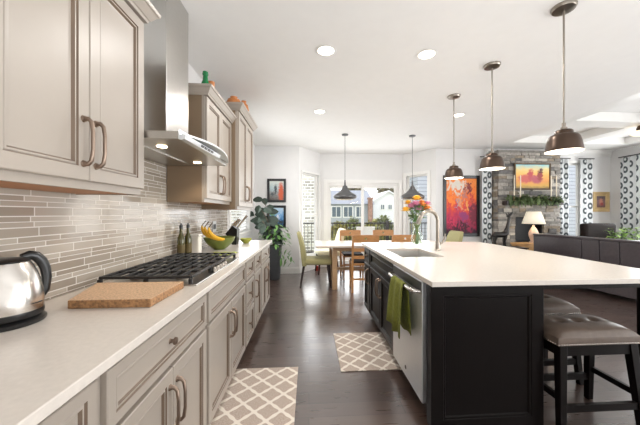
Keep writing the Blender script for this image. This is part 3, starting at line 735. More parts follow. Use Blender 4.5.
kn = thing('knife_block', 'black slanted knife block on the counter below the far wall cabinet', 'knife block', (-.95, 3.50, .915))
mb = MB(); yb0, yb1 = 3.44, 3.56
mb.loft([[(-1.005, y, 1.05), (-.925, y, 1.145), (-.865, y, 1.10), (-.875, y, .9155), (-.925, y, .9155)] for y in (yb0, yb1)]); mb.build('block', 'black_plastic', kn, smooth=0, bevel=.003)
KN = ['topmost steel-handled knife at the wall side of the knife block', 'steel-handled knife second from the wall in the knife block', 'steel-handled knife third from the wall in the knife block', 'long steel-handled knife at the aisle side of the knife block']
ax = Vector((.62, .0, .78)).normalized()
for i, (x, z, y, L_) in enumerate(((-.950, 1.118, 3.47, .10), (-.930, 1.140, 3.50, .11), (-.905, 1.134, 3.48, .11), (-.885, 1.118, 3.53, .19))):
    p = Vector((x, y, z))+ax*.001
    tag(MB().tube([p, p+ax*L_*.5, p+ax*L_], [.008, .009, .010], 8, flat=1.4).build('knife', 'brushed_steel'), KN[i], 'knife', 'knives in the knife block')
lb_ = MB().lathe((-.80, 3.62, .9155), [(.03, 0), (.035, .004), (.065, .035), (.075, .062), (.071, .062), (.058, .032), (.02, .01)], 28).build('small_bowl', 'lime_bowl')
tag(lb_, 'small lime green bowl on the counter beside the knife block', 'bowl')
for nm, y0, y1, z0, z1, lb in (('outlet', 1.02, 1.10, 1.08, 1.215, 'white wall outlet plate on the tiles behind the kettle'), ('switch_plate', 3.40, 3.53, 1.07, 1.20, 'grey switch plate on the tiles behind the fruit bowl')):
    o = thing(nm, lb, 'outlet' if nm == 'outlet' else 'switch', (XW, (y0+y1)/2, z0))
    MB().box(XW+.0085, XW+.014, y0, y1, z0, z1).build('plate', 'outlet' if nm == 'outlet' else 'chrome_plate', o, smooth=0, bevel=.002)
    for q in (1, 2):
        if nm == 'outlet': zc = z0+(z1-z0)*q/3; MB().box(XW+.0145, XW+.017, (y0+y1)/2-.017, (y0+y1)/2+.017, zc-.014, zc+.014).build('socket', 'trim_white', o, smooth=0, bevel=.004)
        else: yc = y0+(y1-y0)*q/3; MB().box(XW+.0145, XW+.02, yc-.012, yc+.012, (z0+z1)/2-.03, (z0+z1)/2+.03).build('rocker', 'black_plastic', o, smooth=0, bevel=.002)
# ornaments on top of the wall cabinets
gb = thing('glass_bottle', 'green glass bottle on top of the wall cabinet past the hood', 'bottle', (-.90, 2.50, 2.327))
MB().lathe((-.90, 2.50, 2.3275), [(.036, 0), (.040, .01), (.040, .07), (.032, .10), (.022, .125), (.020, .165), (.024, .17), (.024, .185)], 20).build('body', 'green_bottle', gb)
MB().lathe((-.90, 2.50, 2.5127), [(.022, 0), (.022, .012)], 14).build('stopper', 'green_bottle', gb)
tag(MB().lathe((-.89, 2.62, 2.3275), [(.035, 0), (.045, .02), (.040, .08), (.028, .12), (.030, .165), (.024, .165)], 20).build('clay_jug', 'terracotta'), 'slim terracotta jug beside the green bottle on the wall cabinet', 'jug')
for x, y, lb in ((-.84, 3.2, 'round terracotta pot on the tall far wall cabinet, nearer one'), (-.80, 3.5, 'terracotta pot on the tall far wall cabinet, farther one')):
    kz = 1 if y < 3.4 else 1.6; kr = 1 if y < 3.4 else .75
    tag(MB().lathe((x, y, 2.4715), [(.04*kr, 0), (.075*kr, .03*kz), (.082*kr, .06*kz), (.065*kr, .095*kz), (.035*kr, .11*kz), (.04*kr, .125*kz), (.03*kr, .125*kz)], 24).build('clay_pot', 'terracotta'), lb, 'pot', 'terracotta pots on the tall wall cabinet')

# ---------------------------------------------------------------- island
IX0, IX1, IY0, IY1 = .73, 1.412, 1.60, 3.57; IF = .71
isl = thing('kitchen_island', 'espresso-stained kitchen island base with panelled end and seating overhang', 'island', (1.1, 2.6, 0))
mb = MB(); mb.box(IX0, IX1, IY0+.0205, 1.698, 0.001, .885); mb.box(1.34, IX1, 1.698, IY1, .1, .885); mb.box(IX0, 1.34, 2.312, IY1, .1, .64); mb.box(IX0, .78, 2.312, IY1, .64, .885); mb.box(1.26, 1.34, 2.312, IY1, .64, .885); mb.box(.78, 1.26, 3.05, IY1, .64, .885)
mb.box(IX0+.07, IX1-.05, 2.312, IY1-.02, 0.001, .1)
mb.build('body', 'espresso', isl, smooth=0)
mb = MB(); mb.panel((IX0-.015, IY0, 0.001), (1, 0, 0), (0, 0, 1), (0, -1, 0), IX1-IX0+.015, .884, [(0, -.02), (0, -.001), (.002, 0), (.075, 0), (.078, -.004), (.088, -.004), (.094, -.012), (.10, -.012)])
mb.build('end_panel', 'espresso', isl, smooth=0)
def ifront(parent, name, y0, y1, z0, z1, ring): return front(parent, name, IF, y0, y1, z0, z1, ring, 'espresso', -1)
ifront(isl, 'false_drawer', 2.325, 3.235, .69, .862, RNG_DRW)
for ya, yb, hy in ((2.325, 2.777, 2.745), (2.78, 3.235, 2.812)):
    d = ifront(isl, 'door', ya, yb, .115, .672, RNG_DOOR); pull((IF, hy, .54), (0, 0, 1), .17, (-1, 0, 0), 'bronze_pull', d)
d = ifront(isl, 'drawer', 3.265, 3.56, .69, .862, RNG_DRW); knob((IF+.0128, 3.41, .776), (-1, 0, 0), 'bronze_pull', d)
d = ifront(isl, 'door', 3.265, 3.56, .115, .672, RNG_DOOR); pull((IF, 3.31, .54), (0, 0, 1), .17, (-1, 0, 0), 'bronze_pull', d)
mb = MB(); mb.box(1.4125, 2.25, 1.60, 1.64, .838, .8848); mb.box(2.21, 2.25, 1.64, 3.5, .838, .8848); mb.box(1.4125, 2.21, 3.46, 3.5, .838, .8848)
mb.build('apron', 'espresso', isl, smooth=0)
for y in (1.645, 3.42): MB().box(2.17, 2.245, y, y+.08, 0.001, .838).build('support_post', 'espresso', isl, smooth=0, bevel=.004)
# slab with sink opening
sx0, sx1, sy0, sy1 = .81, 1.19, 2.38, 2.98
X0, X1, Y0, Y1 = .68, 2.27, 1.51, 3.62
mb = MB()
xs = [X0, sx0, sx1, X1]; yy = [Y0, sy0, sy1, Y1]
vs = [(x, y, z) for z in (.8852, .915) for y in yy for x in xs]
fs = []
for j in range(3):
    for i in range(3):
        if i == 1 and j == 1: continue
        a = j*4+i; fs += [(a, a+4, a+5, a+1), (a+16, a+17, a+21, a+20)]
for i in range(3): fs += [(i, i+1, i+17, i+16), (12+i, 12+i+16, 12+i+17, 12+i+1)]
for j in range(3): a = j*4; b2 = j*4+3; fs += [(a, a+16, a+20, a+4), (b2, b2+4, b2+20, b2+16)]
fs += [(5, 6, 22, 21), (9, 25, 26, 10), (5, 21, 25, 9), (6, 10, 26, 22)]
mb._add(vs, fs)
tag(mb.build('island_countertop', 'quartz', smooth=0, bevel=.003), 'large pale quartz slab on the espresso island, cut out for the sink', 'countertop')
sk = thing('sink', 'undermount stainless sink basin in the island countertop', 'sink', (1.0, 2.68, .66))
mb = MB(); g = .005
rings = [[(sx0-.02, sy0-.02, .8848), (sx1+.02, sy0-.02, .8848), (sx1+.02, sy1+.02, .8848), (sx0-.02, sy1+.02, .8848)]]
for i_, z in ((-.003, .8848), (.012, .72), (.03, .70)): rings.append([(sx0+i_, sy0+i_, z), (sx1-i_, sy0+i_, z), (sx1-i_, sy1-i_, z), (sx0+i_, sy1-i_, z)])
mb.loft(rings, (False, True)); mb.build('basin', 'steel', sk, smooth=30)
MB().lathe((1.0, 2.68, .7005), [(.045, 0), (.045, .003), (.03, .001)], 20).build('drain', 'nickel', sk)
fc = thing('faucet', 'brushed nickel gooseneck faucet standing beside the island sink', 'faucet', (1.315, 2.79, .915))
fx, fy = 1.315, 2.79
MB().lathe((fx, fy, .9155), [(.030, 0), (.030, .008), (.024, .014), (.022, .09), (.017, .10)], 22).build('base', 'nickel', fc)
pts = [(fx, fy, 1.01), (fx, fy, 1.20)]+[(fx-.10+.10*math.cos(a), fy-.02*(1-math.cos(a)), 1.22+.10*math.sin(a)) for a in [i*math.pi/12 for i in range(0, 11)]]
MB().tube(pts, .0175, 14).build('neck', 'nickel', fc)
p = Vector(pts[-1]); q = p+Vector((-.040, -.004, -.085)); MB().tube([p, p+(q-p)*.1, p+(q-p)*.3, q], [.0177, .020, .022, .018], 16).build('spray_head', 'nickel', fc)
MB().tube([(fx+.022, fy, .985), (fx+.05, fy, .995), (fx+.065, fy-.005, 1.03), (fx+.078, fy-.01, 1.085)], [.012, .011, .008, .006], 10).build('lever', 'nickel', fc)
# vase of flowers
vx, vy = 1.235, 3.13
vz = [(.040, .001), (.050, .006), (.068, .05), (.070, .09), (.056, .15), (.036, .20), (.034, .22), (.048, .265), (.046, .265), (.032, .22), (.034, .20), (.053, .15), (.067, .09), (.064, .05), (.040, .012)]
tag(MB().lathe((vx, vy, .915), vz, 28).build('vase', 'clear_glass'), 'clear glass vase holding the bouquet on the island', 'vase')
FL = [('flower_yellow', -.005, .0, 1.475, .040, 'large yellow rose at the top of the bouquet'), ('flower_yellow', -.125, -.02, 1.345, .036, 'yellow rose low at the window side of the bouquet'), ('flower_yellow', -.085, .03, 1.425, .033, 'yellow rose high at the door side of the bouquet, above the pink ones'),
      ('flower_orange', .088, -.03, 1.36, .040, 'large orange rose low beside the faucet neck in the bouquet'), ('flower_orange', .06, .03, 1.425, .034, 'orange rose below the top yellow one, faucet side'), ('flower_orange', .04, -.055, 1.395, .030, 'small orange rose at the centre of the bouquet'),
      ('flower_pink', -.035, -.05, 1.41, .040, 'large pink rose in the middle of the bouquet'), ('flower_pink', -.075, -.035, 1.385, .034, 'pink rose beside the large pink one, door side'), ('flower_pink', .105, .0, 1.415, .032, 'pink rose at the faucet side of the bouquet'), ('flower_pink', .0, -.06, 1.355, .030, 'pink rose low at the front of the bouquet')]
for mname, dx, dy, z, r_, lb in FL:
    r_ *= 1.3; dx *= 1.12
    f = thing('rose', lb, 'flower', (vx+dx, vy+dy, z), group='roses in the glass vase')
    c = (vx+dx, vy+dy, z); mb = MB()
    mb.sphere(c, r_*.62, 10, 6, 1, 1, .9)
    for ring_, nn, rr, zz in ((0, 5, .5, .1), (1, 7, .75, -.1), (2, 8, .95, -.3)):
        for q in range(nn):
            a = 2*math.pi*(q+ring_*.4)/nn; dv = Vector((math.cos(a), math.sin(a), .55-ring_*.3))
            mb.leaf(Vector(c)+Vector((math.cos(a)*r_*.15, math.sin(a)*r_*.15, r_*(zz-.25))), dv, r_*(rr+.25), r_*.95, -.25)
    mb.build('bloom', mname, f)
    MB().tube([(c[0], c[1], z-r_*.4), (vx+dx*.55, vy+dy*.55, 1.25), (vx+dx*.12, vy+dy*.12, 1.12), (vx-dx*.4, vy-dy*.4, .95)], .0028, 6).build('stem', 'stem', f)
mb = MB()
for q in range(110):
    a = random.uniform(0, 2*math.pi); rr = random.uniform(.02, .13); z = random.uniform(1.22, 1.40)
    mb.leaf((vx+rr*math.cos(a)*.6, vy+rr*math.sin(a)*.5, z), (math.cos(a), math.sin(a), random.uniform(-.2, .7)), random.uniform(.05, .085), .04, .3)
for q in range(9): mb.tube([(vx+random.uniform(-.02, .02), vy+random.uniform(-.02, .02), .94), (vx+random.uniform(-.012, .012), vy+random.uniform(-.012, .012), 1.12), (vx+random.uniform(-.07, .07), vy+random.uniform(-.05, .05), 1.32)], .003, 5)
o = mb.build('bouquet_greenery', 'leaf_mid'); tag(o, 'green leaves and stems filling the bouquet in the vase', 'leaves')
# dishwasher and towel
dw = thing('dishwasher', 'stainless dishwasher built into the aisle side of the island', 'dishwasher', (1.0, 2.0, 0))
MB().box(.735, 1.335, 1.70, 2.31, .1, .883).build('tub', 'black_plastic', dw, smooth=0)
dr = MB().box(.703, .7345, 1.702, 2.308, .108, .868).build('door', 'door_steel', dw, smooth=0, bevel=.004)
MB().box(.7015, .7029, 1.712, 2.298, .80, .862).build('control_strip', 'shade_graphite', dr, smooth=0)
mb = MB(); mb.tube([(.703, 1.735, .80), (.665, 1.74, .80), (.655, 1.78, .80), (.652, 2.0, .80), (.655, 2.23, .80), (.665, 2.27, .80), (.703, 2.275, .80)], .013, 12, flat=1.1); mb.build('handle', 'brushed_steel', dr)
mb = MB(); mb.tube([(.7029, 2.0, .175), (.7005, 2.0, .175)], .014, 18); mb.build('badge', 'black_plastic', dr)
MB().box(.79, .82, 1.70, 2.31, 0.001, .099).build('kick_plate', 'black_plastic', dw, smooth=0)
mb = MB(); grid = []
prof = [(.684, .47), (.682, .55), (.678, .65), (.676, .74), (.672, .79), (.665, .815), (.652, .8205), (.639, .815), (.632, .79), (.627, .74), (.622, .65), (.617, .55), (.615, .46)]
for j, (x, z) in enumerate(prof):
    row = []
    for i in range(22):
        u_ = i/21; k_ = abs(j-6)/6
        y = 1.875+.225*u_+(u_-.5)*.10*k_*(1 if j > 6 else .6)
        sgn = 1 if j > 6 else -.4
        row.append((x-sgn*(.012 if j > 6 else .006)*k_*(.6+math.sin(u_*14+1)), y, z+(.012*math.sin(u_*9) if j in (0, 12) else 0)))
    grid.append(row)
mb.loft(grid, (False, False), False); tag(mb.build('dish_towel', 'green_towel', solid=.005, smooth=80), 'olive green towel hanging over the dishwasher handle', 'towel')
# rugs
for lb, x0, x1, y0, y1 in (('beige trellis-pattern runner rug beside the taupe cabinets', -.62, -.09, 1.15, 2.36), ('beige trellis-pattern rug in front of the island sink doors', .26, .785, 2.27, 2.99)):
    o = thing('rug', lb, 'rug', ((x0+x1)/2, (y0+y1)/2, 0), group='trellis rugs on the kitchen floor')
    MB().box(x0, x1, y0, y1, .001, .009).build('pile', 'trellis_rug', o, smooth=0, bevel=.003)
# stools
def make_stool():
    o = thing('bar_stool', '', 'stool', (0, 0, 0)); W, D = .26, .15; zt = .625
    nx, ny = 28, 18; grid = []
    for j in range(ny+1):
        row = []
        for i in range(nx+1):
            u_, v_ = i/nx*2-1, j/ny*2-1
            ed = min(1, (1-max(abs(u_)**3, 0))*1.0)*min(1, (1-abs(v_)**4))
            dip = sum(math.exp(-(((u_-a)/.10)**2+((v_-b)/.16)**2)) for a, b in ((-.45, 0), (0, -.0), (.45, 0)))
            crease = math.exp(-(v_/.07)**2)*.3*(1-abs(u_)**4)
            row.append((u_*W, v_*D, zt-.055+.045*ed**.45+.022*u_*u_*ed-.020*dip-.012*crease))
        grid.append(row)
    mb = MB(); mb.loft(grid, (False, False), False)
    rim = [grid[0][i] for i in range(nx+1)]+[grid[j][nx] for j in range(1, ny+1)]+[grid[ny][i] for i in range(nx-1, -1, -1)]+[grid[j][0] for j in range(ny-1, 0, -1)]
    mb.loft([rim, [(x*1.012, y*1.02, z-.02) for x, y, z in rim], [(x, y, z-.045) for x, y, z in rim]], (False, True))
    st = mb.build('seat', 'leather_taupe', o, local=True, smooth=60)
    mb = MB()
    per = []
    for i in range(34): per += [(-W+2*W*i/33, -D-.003), (-W+2*W*i/33, D+.003)]
    for i in range(1, 19): per += [(-W-.003, -D+2*D*i/19), (W+.003, -D+2*D*i/19)]
    for x, y in per: mb.sphere((x, y, zt-.092), .0065, 6, 4)
    mb.build('nailheads', 'brushed_steel', st, local=True)
    mb = MB(); mb.box(-W+.015, W-.015, -D+.012, D-.012, .46, .525); mb.build('apron', 'espresso', o, local=True, smooth=0)
    for sx in (-1, 1):
        for sy in (-1, 1):
            mb = MB(); mb.bar((sx*(W-.005), sy*(D+.012), 0.001), (sx*(W-.04), sy*(D-.03), .528), .036, .036, .046, .046); mb.build('leg', 'espresso', o, local=True, smooth=0, bevel=.002)
    for sy in (-1, 1): MB().box(-W+.03, W-.03, sy*(D)-.011, sy*(D)+.011, .145, .185).build('stretcher', 'espresso', o, local=True, smooth=0)
    for sx in (-1, 1): MB().box(sx*(W-.012)-.010, sx*(W-.012)+.010, -D+.02, D-.02, .205, .24).build('stretcher', 'espresso', o, local=True, smooth=0)
    return o
sp = make_stool()
place(sp, False, (1.70, 1.68, 0), 0, 'saddle-seat counter stool in front, nearest the camera, at the island end', 'leather counter stools under the island overhang')
place(sp, True, (1.80, 2.16, 0), 0, 'saddle-seat counter stool tucked behind the front stool under the overhang', 'leather counter stools under the island overhang')

# ---------------------------------------------------------------- lamps
def downlight(x, y, lb, z=H):
    o = thing('recessed_light', lb, 'ceiling light', (x, y, z), group='recessed lights in the kitchen ceiling')
    MB().lathe((x, y, z-.0065), [(.070, .004), (.088, .006), (.095, .003), (.088, 0), (.072, 0)], 32, (False, False)).build('trim_ring', 'trim_white', o)
    MB().lathe((x, y, z-.0035), [(.071, .003), (.071, 0)], 28).build('lens', 'lamp_lens', o)
    l = bpy.data.lights.new('downlight', 'AREA'); l.shape = 'DISK'; l.size = .14; l.energy = 11; l.color = (1, .97, .93)
    lo = bpy.data.objects.new('downlight', l); COL.objects.link(lo); lo.parent = o; lo.location = (0, 0, -.012)
downlight(.15, 2.48, 'recessed ceiling light over the aisle, nearer one'); downlight(1.067, 2.48, 'recessed ceiling light over the sink side of the island')
downlight(.15, 3.97, 'recessed ceiling light over the aisle end, farther from the hood'); downlight(2.19, 3.98, 'recessed ceiling light beyond the farthest island pendant')
def make_pendant(name, prof, inner, mat_, zb, r_can, sh):
    """hangs from z = H; profile heights measured from the shade rim"""
    o = thing(name, '', 'pendant lamp', (0, 0, 0))
    MB().lathe((0, 0, H-.03), [(r_can*.35, 0), (r_can*.9, .008), (r_can, .02), (r_can, .029)], 28).build('ceiling_canopy', 'nickel' if mat_ == 'shade_bronze' else mat_, o, local=True)
    zt = zb+prof[-1][1]
    MB().tube([(0, 0, zt-.002), (0, 0, H-.03)], .006 if mat_ == 'shade_bronze' else .0045, 10).build('rod', 'nickel' if mat_ == 'shade_bronze' else mat_, o, local=True)
    mb = MB(); mb.lathe((0, 0, zb), prof, 40, (False, True))
    shd = mb.build('lamp_shade', mat_, o, local=True)
    mb = MB(); mb.lathe((0, 0, zb), inner, 40, (False, True)); mb.build('liner', 'shade_inside', shd, local=True)
    MB().lathe((0, 0, zb+sh), [(.012, .05), (.03, .035), (.035, .015), (.02, 0), (.004, -.004)], 18).build('bulb', 'bulb', o, local=True)
    if mat_ == 'shade_bronze':
        MB().lathe((0, 0, zt-.004), [(.020, 0), (.020, .018), (.012, .022), (.012, .05)], 16).build('socket_cap', 'nickel', o, local=True)
    return o
pk = make_pendant('pendant_lamp', [(.108, 0), (.109, .006), (.105, .03), (.099, .065), (.090, .098), (.078, .114), (.054, .122), (.052, .142), (.044, .150), (.026, .154)],
                  [(.1075, .001), (.103, .03), (.097, .063), (.087, .095), (.074, .109), (.02, .114)], 'shade_bronze', 1.727, .075, .04)
for i, (y, lb) in enumerate(((1.85, 'bronze bell pendant lamp nearest the camera over the island'), (2.62, 'middle bronze bell pendant lamp over the island'), (3.34, 'farthest bronze bell pendant lamp over the island, before the red painting'))):
    o = place(pk, i > 0, (1.78, y, 0), 0, lb, 'bronze pendants over the island')
    l = bpy.data.lights.new('pendant_light', 'POINT'); l.energy = 4; l.color = (1, .93, .82); l.shadow_soft_size = .04
    lo = bpy.data.objects.new('pendant_light', l); COL.objects.link(lo); lo.parent = o; lo.location = (0, 0, 1.742)
pd = make_pendant('dining_pendant', [(.165, 0), (.190, .008), (.213, .030), (.218, .055), (.205, .080), (.165, .105), (.115, .135), (.075, .175), (.050, .215), (.040, .245), (.020, .262), (.010, .36)],
                  [(.164, .001), (.187, .012), (.208, .032), (.212, .055), (.20, .076), (.16, .10), (.11, .129), (.03, .16)], 'shade_graphite', 1.545, .06, .05)
for i, (x, lb) in enumerate(((.657, 'grey dome pendant over the dining table, before the door glass'), (1.916, 'grey dome pendant over the dining table, above the bouquet'))):
    place(pd, i > 0, (x, 5.09, 0), 0, lb, 'grey pendants over the dining table')
fl = thing('flush_light', 'small bronze flush ceiling light under the coffered living-room ceiling', 'ceiling light', (5.48, 4.26, H))
MB().lathe((5.48, 4.26, H-.0405), [(.05, -.06), (.075, -.05), (.08, 0), (.06, .04)], 28).build('mount', 'shade_bronze', fl)
MB().lathe((5.48, 4.26, H-.17), [(.02, 0), (.12, .02), (.16, .055), (.165, .07)], 28).build('glass_dome', 'lamp_glow', fl)

# ---------------------------------------------------------------- dining corner
tb = thing('dining_table', 'long pale wooden dining table in the bay before the patio door', 'table', (1.29, 5.1, 0))
MB().box(.12, 2.46, 4.65, 5.55, .715, .75).build('table_top', 'table_top_wood', tb, smooth=0, bevel=.004)
MB().box(.40, 2.18, 4.74, 5.46, .655, .7148).build('apron', 'table_wood', tb, smooth=0)
for x in (.40, 2.10):
    for y in (4.72, 5.40): MB().box(x-.005, x+.08, y, y+.08, 0.001, .714).build('leg', 'table_wood', tb, smooth=0, bevel=.003)
    MB().box(x+.01, x+.06, 4.80, 5.40, .25, .32).build('end_rail', 'table_wood', tb, smooth=0)
MB().box(.47, 2.11, 5.08, 5.12, .26, .31).build('stretcher', 'table_wood', tb, smooth=0)
def make_parsons():
    """faces +x"""
    o = thing('upholstered_chair', '', 'chair', (0, 0, 0))
    mb = MB(); mb.box(-.22, .27, -.24, .24, .40, .50); mb.build('seat', 'chair_fabric', o, local=True, bevel=.035, seg=4)
    mb = MB(); rings = []
    for z, x, th_, wy in ((.38, -.21, .075, .235), (.55, -.225, .08, .24), (.72, -.25, .075, .24), (.86, -.285, .065, .235), (.95, -.315, .05, .215), (.965, -.325, .02, .20)):
        rings.append([(x-th_/2, -wy, z), (x+th_/2, -wy, z), (x+th_/2+.012, 0, z), (x+th_/2, wy, z), (x-th_/2, wy, z), (x-th_/2-.01, 0, z)])
    mb.loft(rings); mb.build('backrest', 'chair_fabric', o, local=True, bevel=.015, seg=3)
    for sx, sy in ((1, 1), (1, -1), (-1, 1), (-1, -1)):
        mb = MB(); mb.bar((sx*.23+(.02 if sx > 0 else -.05), sy*.20, 0.001), (sx*.215, sy*.205, .402), .024, .024, .042, .042); mb.build('leg', 'dark_wood', o, local=True, smooth=0)
    return o
pc = make_parsons()
GR = 'upholstered chairs around the dining table'
place(pc, False, (.13, 5.05, 0), 0, 'olive-green upholstered chair at the window end of the dining table', GR)
c2 = place(pc, True, (2.44, 5.08, 0), math.pi, 'olive-green upholstered chair at the painting end of the dining table', GR)
pcm = place(pc, True, (.42, 6.12, 0), R(188), 'cream upholstered chair beyond the table by the patio door', GR)
for ch in pcm.children:
    if ch.name.startswith(('seat', 'backrest')): ch.data = ch.data.copy(); ch.data.materials[0] = MATS['cream_fabric']
def make_wood_chair():
    """faces +y, back at -y"""
    o = thing('wooden_chair', '', 'chair', (0, 0, 0)); W = .205
    MB().box(-W, W, -.18, .22, .445, .475).build('seat_frame', 'chair_wood', o, local=True, smooth=0, bevel=.004)
    MB().box(-W+.012, W-.012, -.165, .21, .4755, .505).build('seat', 'recliner_leather', o, local=True, bevel=.012, seg=3)
    for sx in (-1, 1):
        mb = MB(); mb.hexa([(sx*W-.017, -.20, 0.001), (sx*W+.017, -.20, 0.001), (sx*W+.017, -.165, 0.001), (sx*W-.017, -.165, 0.001), (sx*W-.017, -.20, .45), (sx*W+.017, -.20, .45), (sx*W+.017, -.165, .45), (sx*W-.017, -.165, .45)])
        mb.hexa([(sx*W-.017, -.20, .45), (sx*W+.017, -.20, .45), (sx*W+.017, -.165, .45), (sx*W-.017, -.165, .45), (sx*W-.014, -.255, .94), (sx*W+.014, -.255, .94), (sx*W+.014, -.23, .94), (sx*W-.014, -.23, .94)])
        mb.build('leg', 'chair_wood', o, local=True, smooth=0)
        mb = MB(); mb.bar((sx*(W-.02), .195, 0.001), (sx*(W-.02), .195, .444), .028, .028, .034, .034); mb.build('leg', 'chair_wood', o, local=True, smooth=0)
    n_ = 16; hw, hh = .045, .045; zc = .885
    def yb(z): return -.2425+(.94-z)*.05/.49
    mb = MB(); z0, z1 = .825, .945
    for xa, xb in ((-W+.014, -hw), (hw, W-.014)):
        mb.hexa([(xa, yb(z0)-.010, z0), (xb, yb(z0)-.010, z0), (xb, yb(z0)+.010, z0), (xa, yb(z0)+.010, z0), (xa, yb(z1)-.010, z1), (xb, yb(z1)-.010, z1), (xb, yb(z1)+.010, z1), (xa, yb(z1)+.010, z1)])
    sq, ci = [], []
    for q in range(n_):
        a = 2*math.pi*q/n_+math.pi/4; ca, sa = math.cos(a), math.sin(a); k_ = 1/max(abs(ca), abs(sa))
        sq.append((ca*k_*hw, zc+sa*k_*(z1-z0)/2)); ci.append((ca*.020, zc+sa*.020))
    rings = []
    for pl, off in ((sq, -.010), (ci, -.010), (ci, .010), (sq, .010), (sq, -.010)): rings.append([(x, yb(z)+off, z) for x, z in pl])
    mb.loft(rings, (False, False)); mb.build('top_rail', 'chair_wood', o, local=True, smooth=0)
    for z in (.70, .58): MB().box(-W+.015, W-.015, yb(z)-.008, yb(z)+.008, z-.025, z+.025).build('slat', 'chair_wood', o, local=True, smooth=0)
    for z, y in ((.22, -.18), (.30, .195)): MB().box(-W+.02, W-.02, y-.009, y+.009, z-.015, z+.015).build('stretcher', 'chair_wood', o, local=True, smooth=0)
    for sx in (-1, 1): MB().box(sx*(W-.01)-.008, sx*(W-.01)+.008, -.166, .18, .15, .18).build('stretcher', 'chair_wood', o, local=True, smooth=0)
    return o
wc = make_wood_chair(); GW = 'wooden ladder-back chairs at the dining table'
place(wc, False, (.91, 4.70, 0), 0, 'wooden chair with its back to the kitchen, partly behind the island corner', GW)
place(wc, True, (1.56, 4.70, 0), 0, 'wooden chair with its back to the kitchen, behind the island sink', GW)
place(wc, True, (.86, 5.58, 0), math.pi, 'wooden chair facing the kitchen in front of the left door panel', GW)
place(wc, True, (1.56, 5.58, 0), math.pi, 'wooden chair facing the kitchen in front of the right door panel', GW)

tag(MB().box(.14, .25, 6.30, 6.38, 0.001, .10).build('toy_box', 'red_cloth', smooth=0, bevel=.008), 'small red box on the floor by the left bay window', 'box')
# corner plant
pl = thing('potted_plant', 'dark-leaved potted plant in tall charcoal planter at the end of the counter', 'plant', (-.68, 5.55, 0))
MB().lathe((-.68, 5.55, 0.001), [(.10, 0), (.115, .02), (.15, .60), (.155, .66), (.140, .66), (.135, .62)], 28).build('planter', 'planter', pl)
MB().lathe((-.68, 5.55, .60), [(.136, 0), (.134, .012)], 24).build('soil', 'soil', pl)
mb = MB(); mt = MB()
for q, (dx, dy, zt) in enumerate(((-.28, -.1, 1.45), (-.33, .05, 1.30), (-.22, .1, 1.55), (-.38, -.05, 1.25), (-.1, 0, 1.2), (-.2, -.2, 1.15))):
    pts = [(-.68+dx*f_*f_, 5.55+dy*f_, .61+(zt-.61)*f_) for f_ in (0, .25, .5, .75, 1)]
    mt.tube(pts, [.012, .010, .008, .007, .005], 6)
    for f_ in (.34, .42, .5, .58, .66, .74, .82, .9, 1.0):
        i_ = f_*4; a = int(min(i_, 3)); g_ = i_-a; P0 = Vector(pts[a]); P1 = Vector(pts[a+1]); c_ = P0+(P1-P0)*g_
        an = random.uniform(0, 2*math.pi); mb.leaf(c_, (math.cos(an), math.sin(an)*.25, .5*math.sin(an)+.25), random.uniform(.16, .23), .125, .2, up=(.2*math.cos(an*3), -1, .3))
mt.build('stem', 'bark', pl); mb.build('foliage', 'leaf_dark', pl)
mb = MB()
for q in range(130):
    a = random.uniform(0, 2*math.pi); rr = random.uniform(.02, .26); z = .72+random.uniform(-.05, .38)*(1-rr)
    mb.leaf((-.66+rr*math.cos(a), 5.53+rr*math.sin(a)*.9, z), (math.cos(a), math.sin(a), random.uniform(-.3, .6)), random.uniform(.07, .13), .055, .6)
for q in range(3):
    x = -.52+q*.09
    for f_ in range(5): mb.leaf((x, 5.42, .62-.06*f_-q*.02), (random.uniform(-1, 1), -.3, -.5), .08, .045, .5)
mb.build('trailing_leaves', 'leaf_mid', pl)
# pictures
def picture(name, label, x0, x1, y, z0, z1, fw, fm, cv, group=None, mat_=0, depth=.03):
    o = thing(name, label, 'picture', ((x0+x1)/2, y, z0), group=group)
    mb = MB(); mb.panel((x0, y-.0015, z0), (1, 0, 0), (0, 0, 1), (0, -1, 0), x1-x0, z1-z0, [(0, 0), (0, depth-.004), (.004, depth), (fw-.006, depth*.85), (fw, depth*.4)])
    mb.build('frame', fm, o, smooth=0)
    i0 = fw+mat_; q = MB()._add([(x0+i0, y-depth*.4-.004, z0+i0), (x1-i0, y-depth*.4-.004, z0+i0), (x1-i0, y-depth*.4-.004, z1-i0), (x0+i0, y-depth*.4-.004, z1-i0)], [(0, 1, 2, 3)])
    c_ = q.build('canvas', cv, o, smooth=0); uvquad(c_, [(0, 0), (1, 0), (1, 1), (0, 1)])
    if mat_:
        MB().box(x0+fw, x1-fw, y-depth*.4-.003, y-depth*.4-.0005, z0+fw, z1-fw).build('mount', 'frame_gold', o, smooth=0)
picture('framed_print', 'black-framed print of red and grey shapes, upper one beside the plant', -.892, -.494, 6.068, 1.53, 2.034, .05, 'frame_black', 'canvas_street', 'black-framed prints on the wall by the plant')
picture('framed_print', 'black-framed blue print, lower one beside the plant', -.892, -.494, 6.068, .978, 1.463, .05, 'frame_black', 'canvas_blue', 'black-framed prints on the wall by the plant')
picture('painting', 'tall red and orange abstract painting in a black frame beyond the island', 2.985, 3.82, 6.068, .78, 2.14, .07, 'frame_black', 'canvas_red')

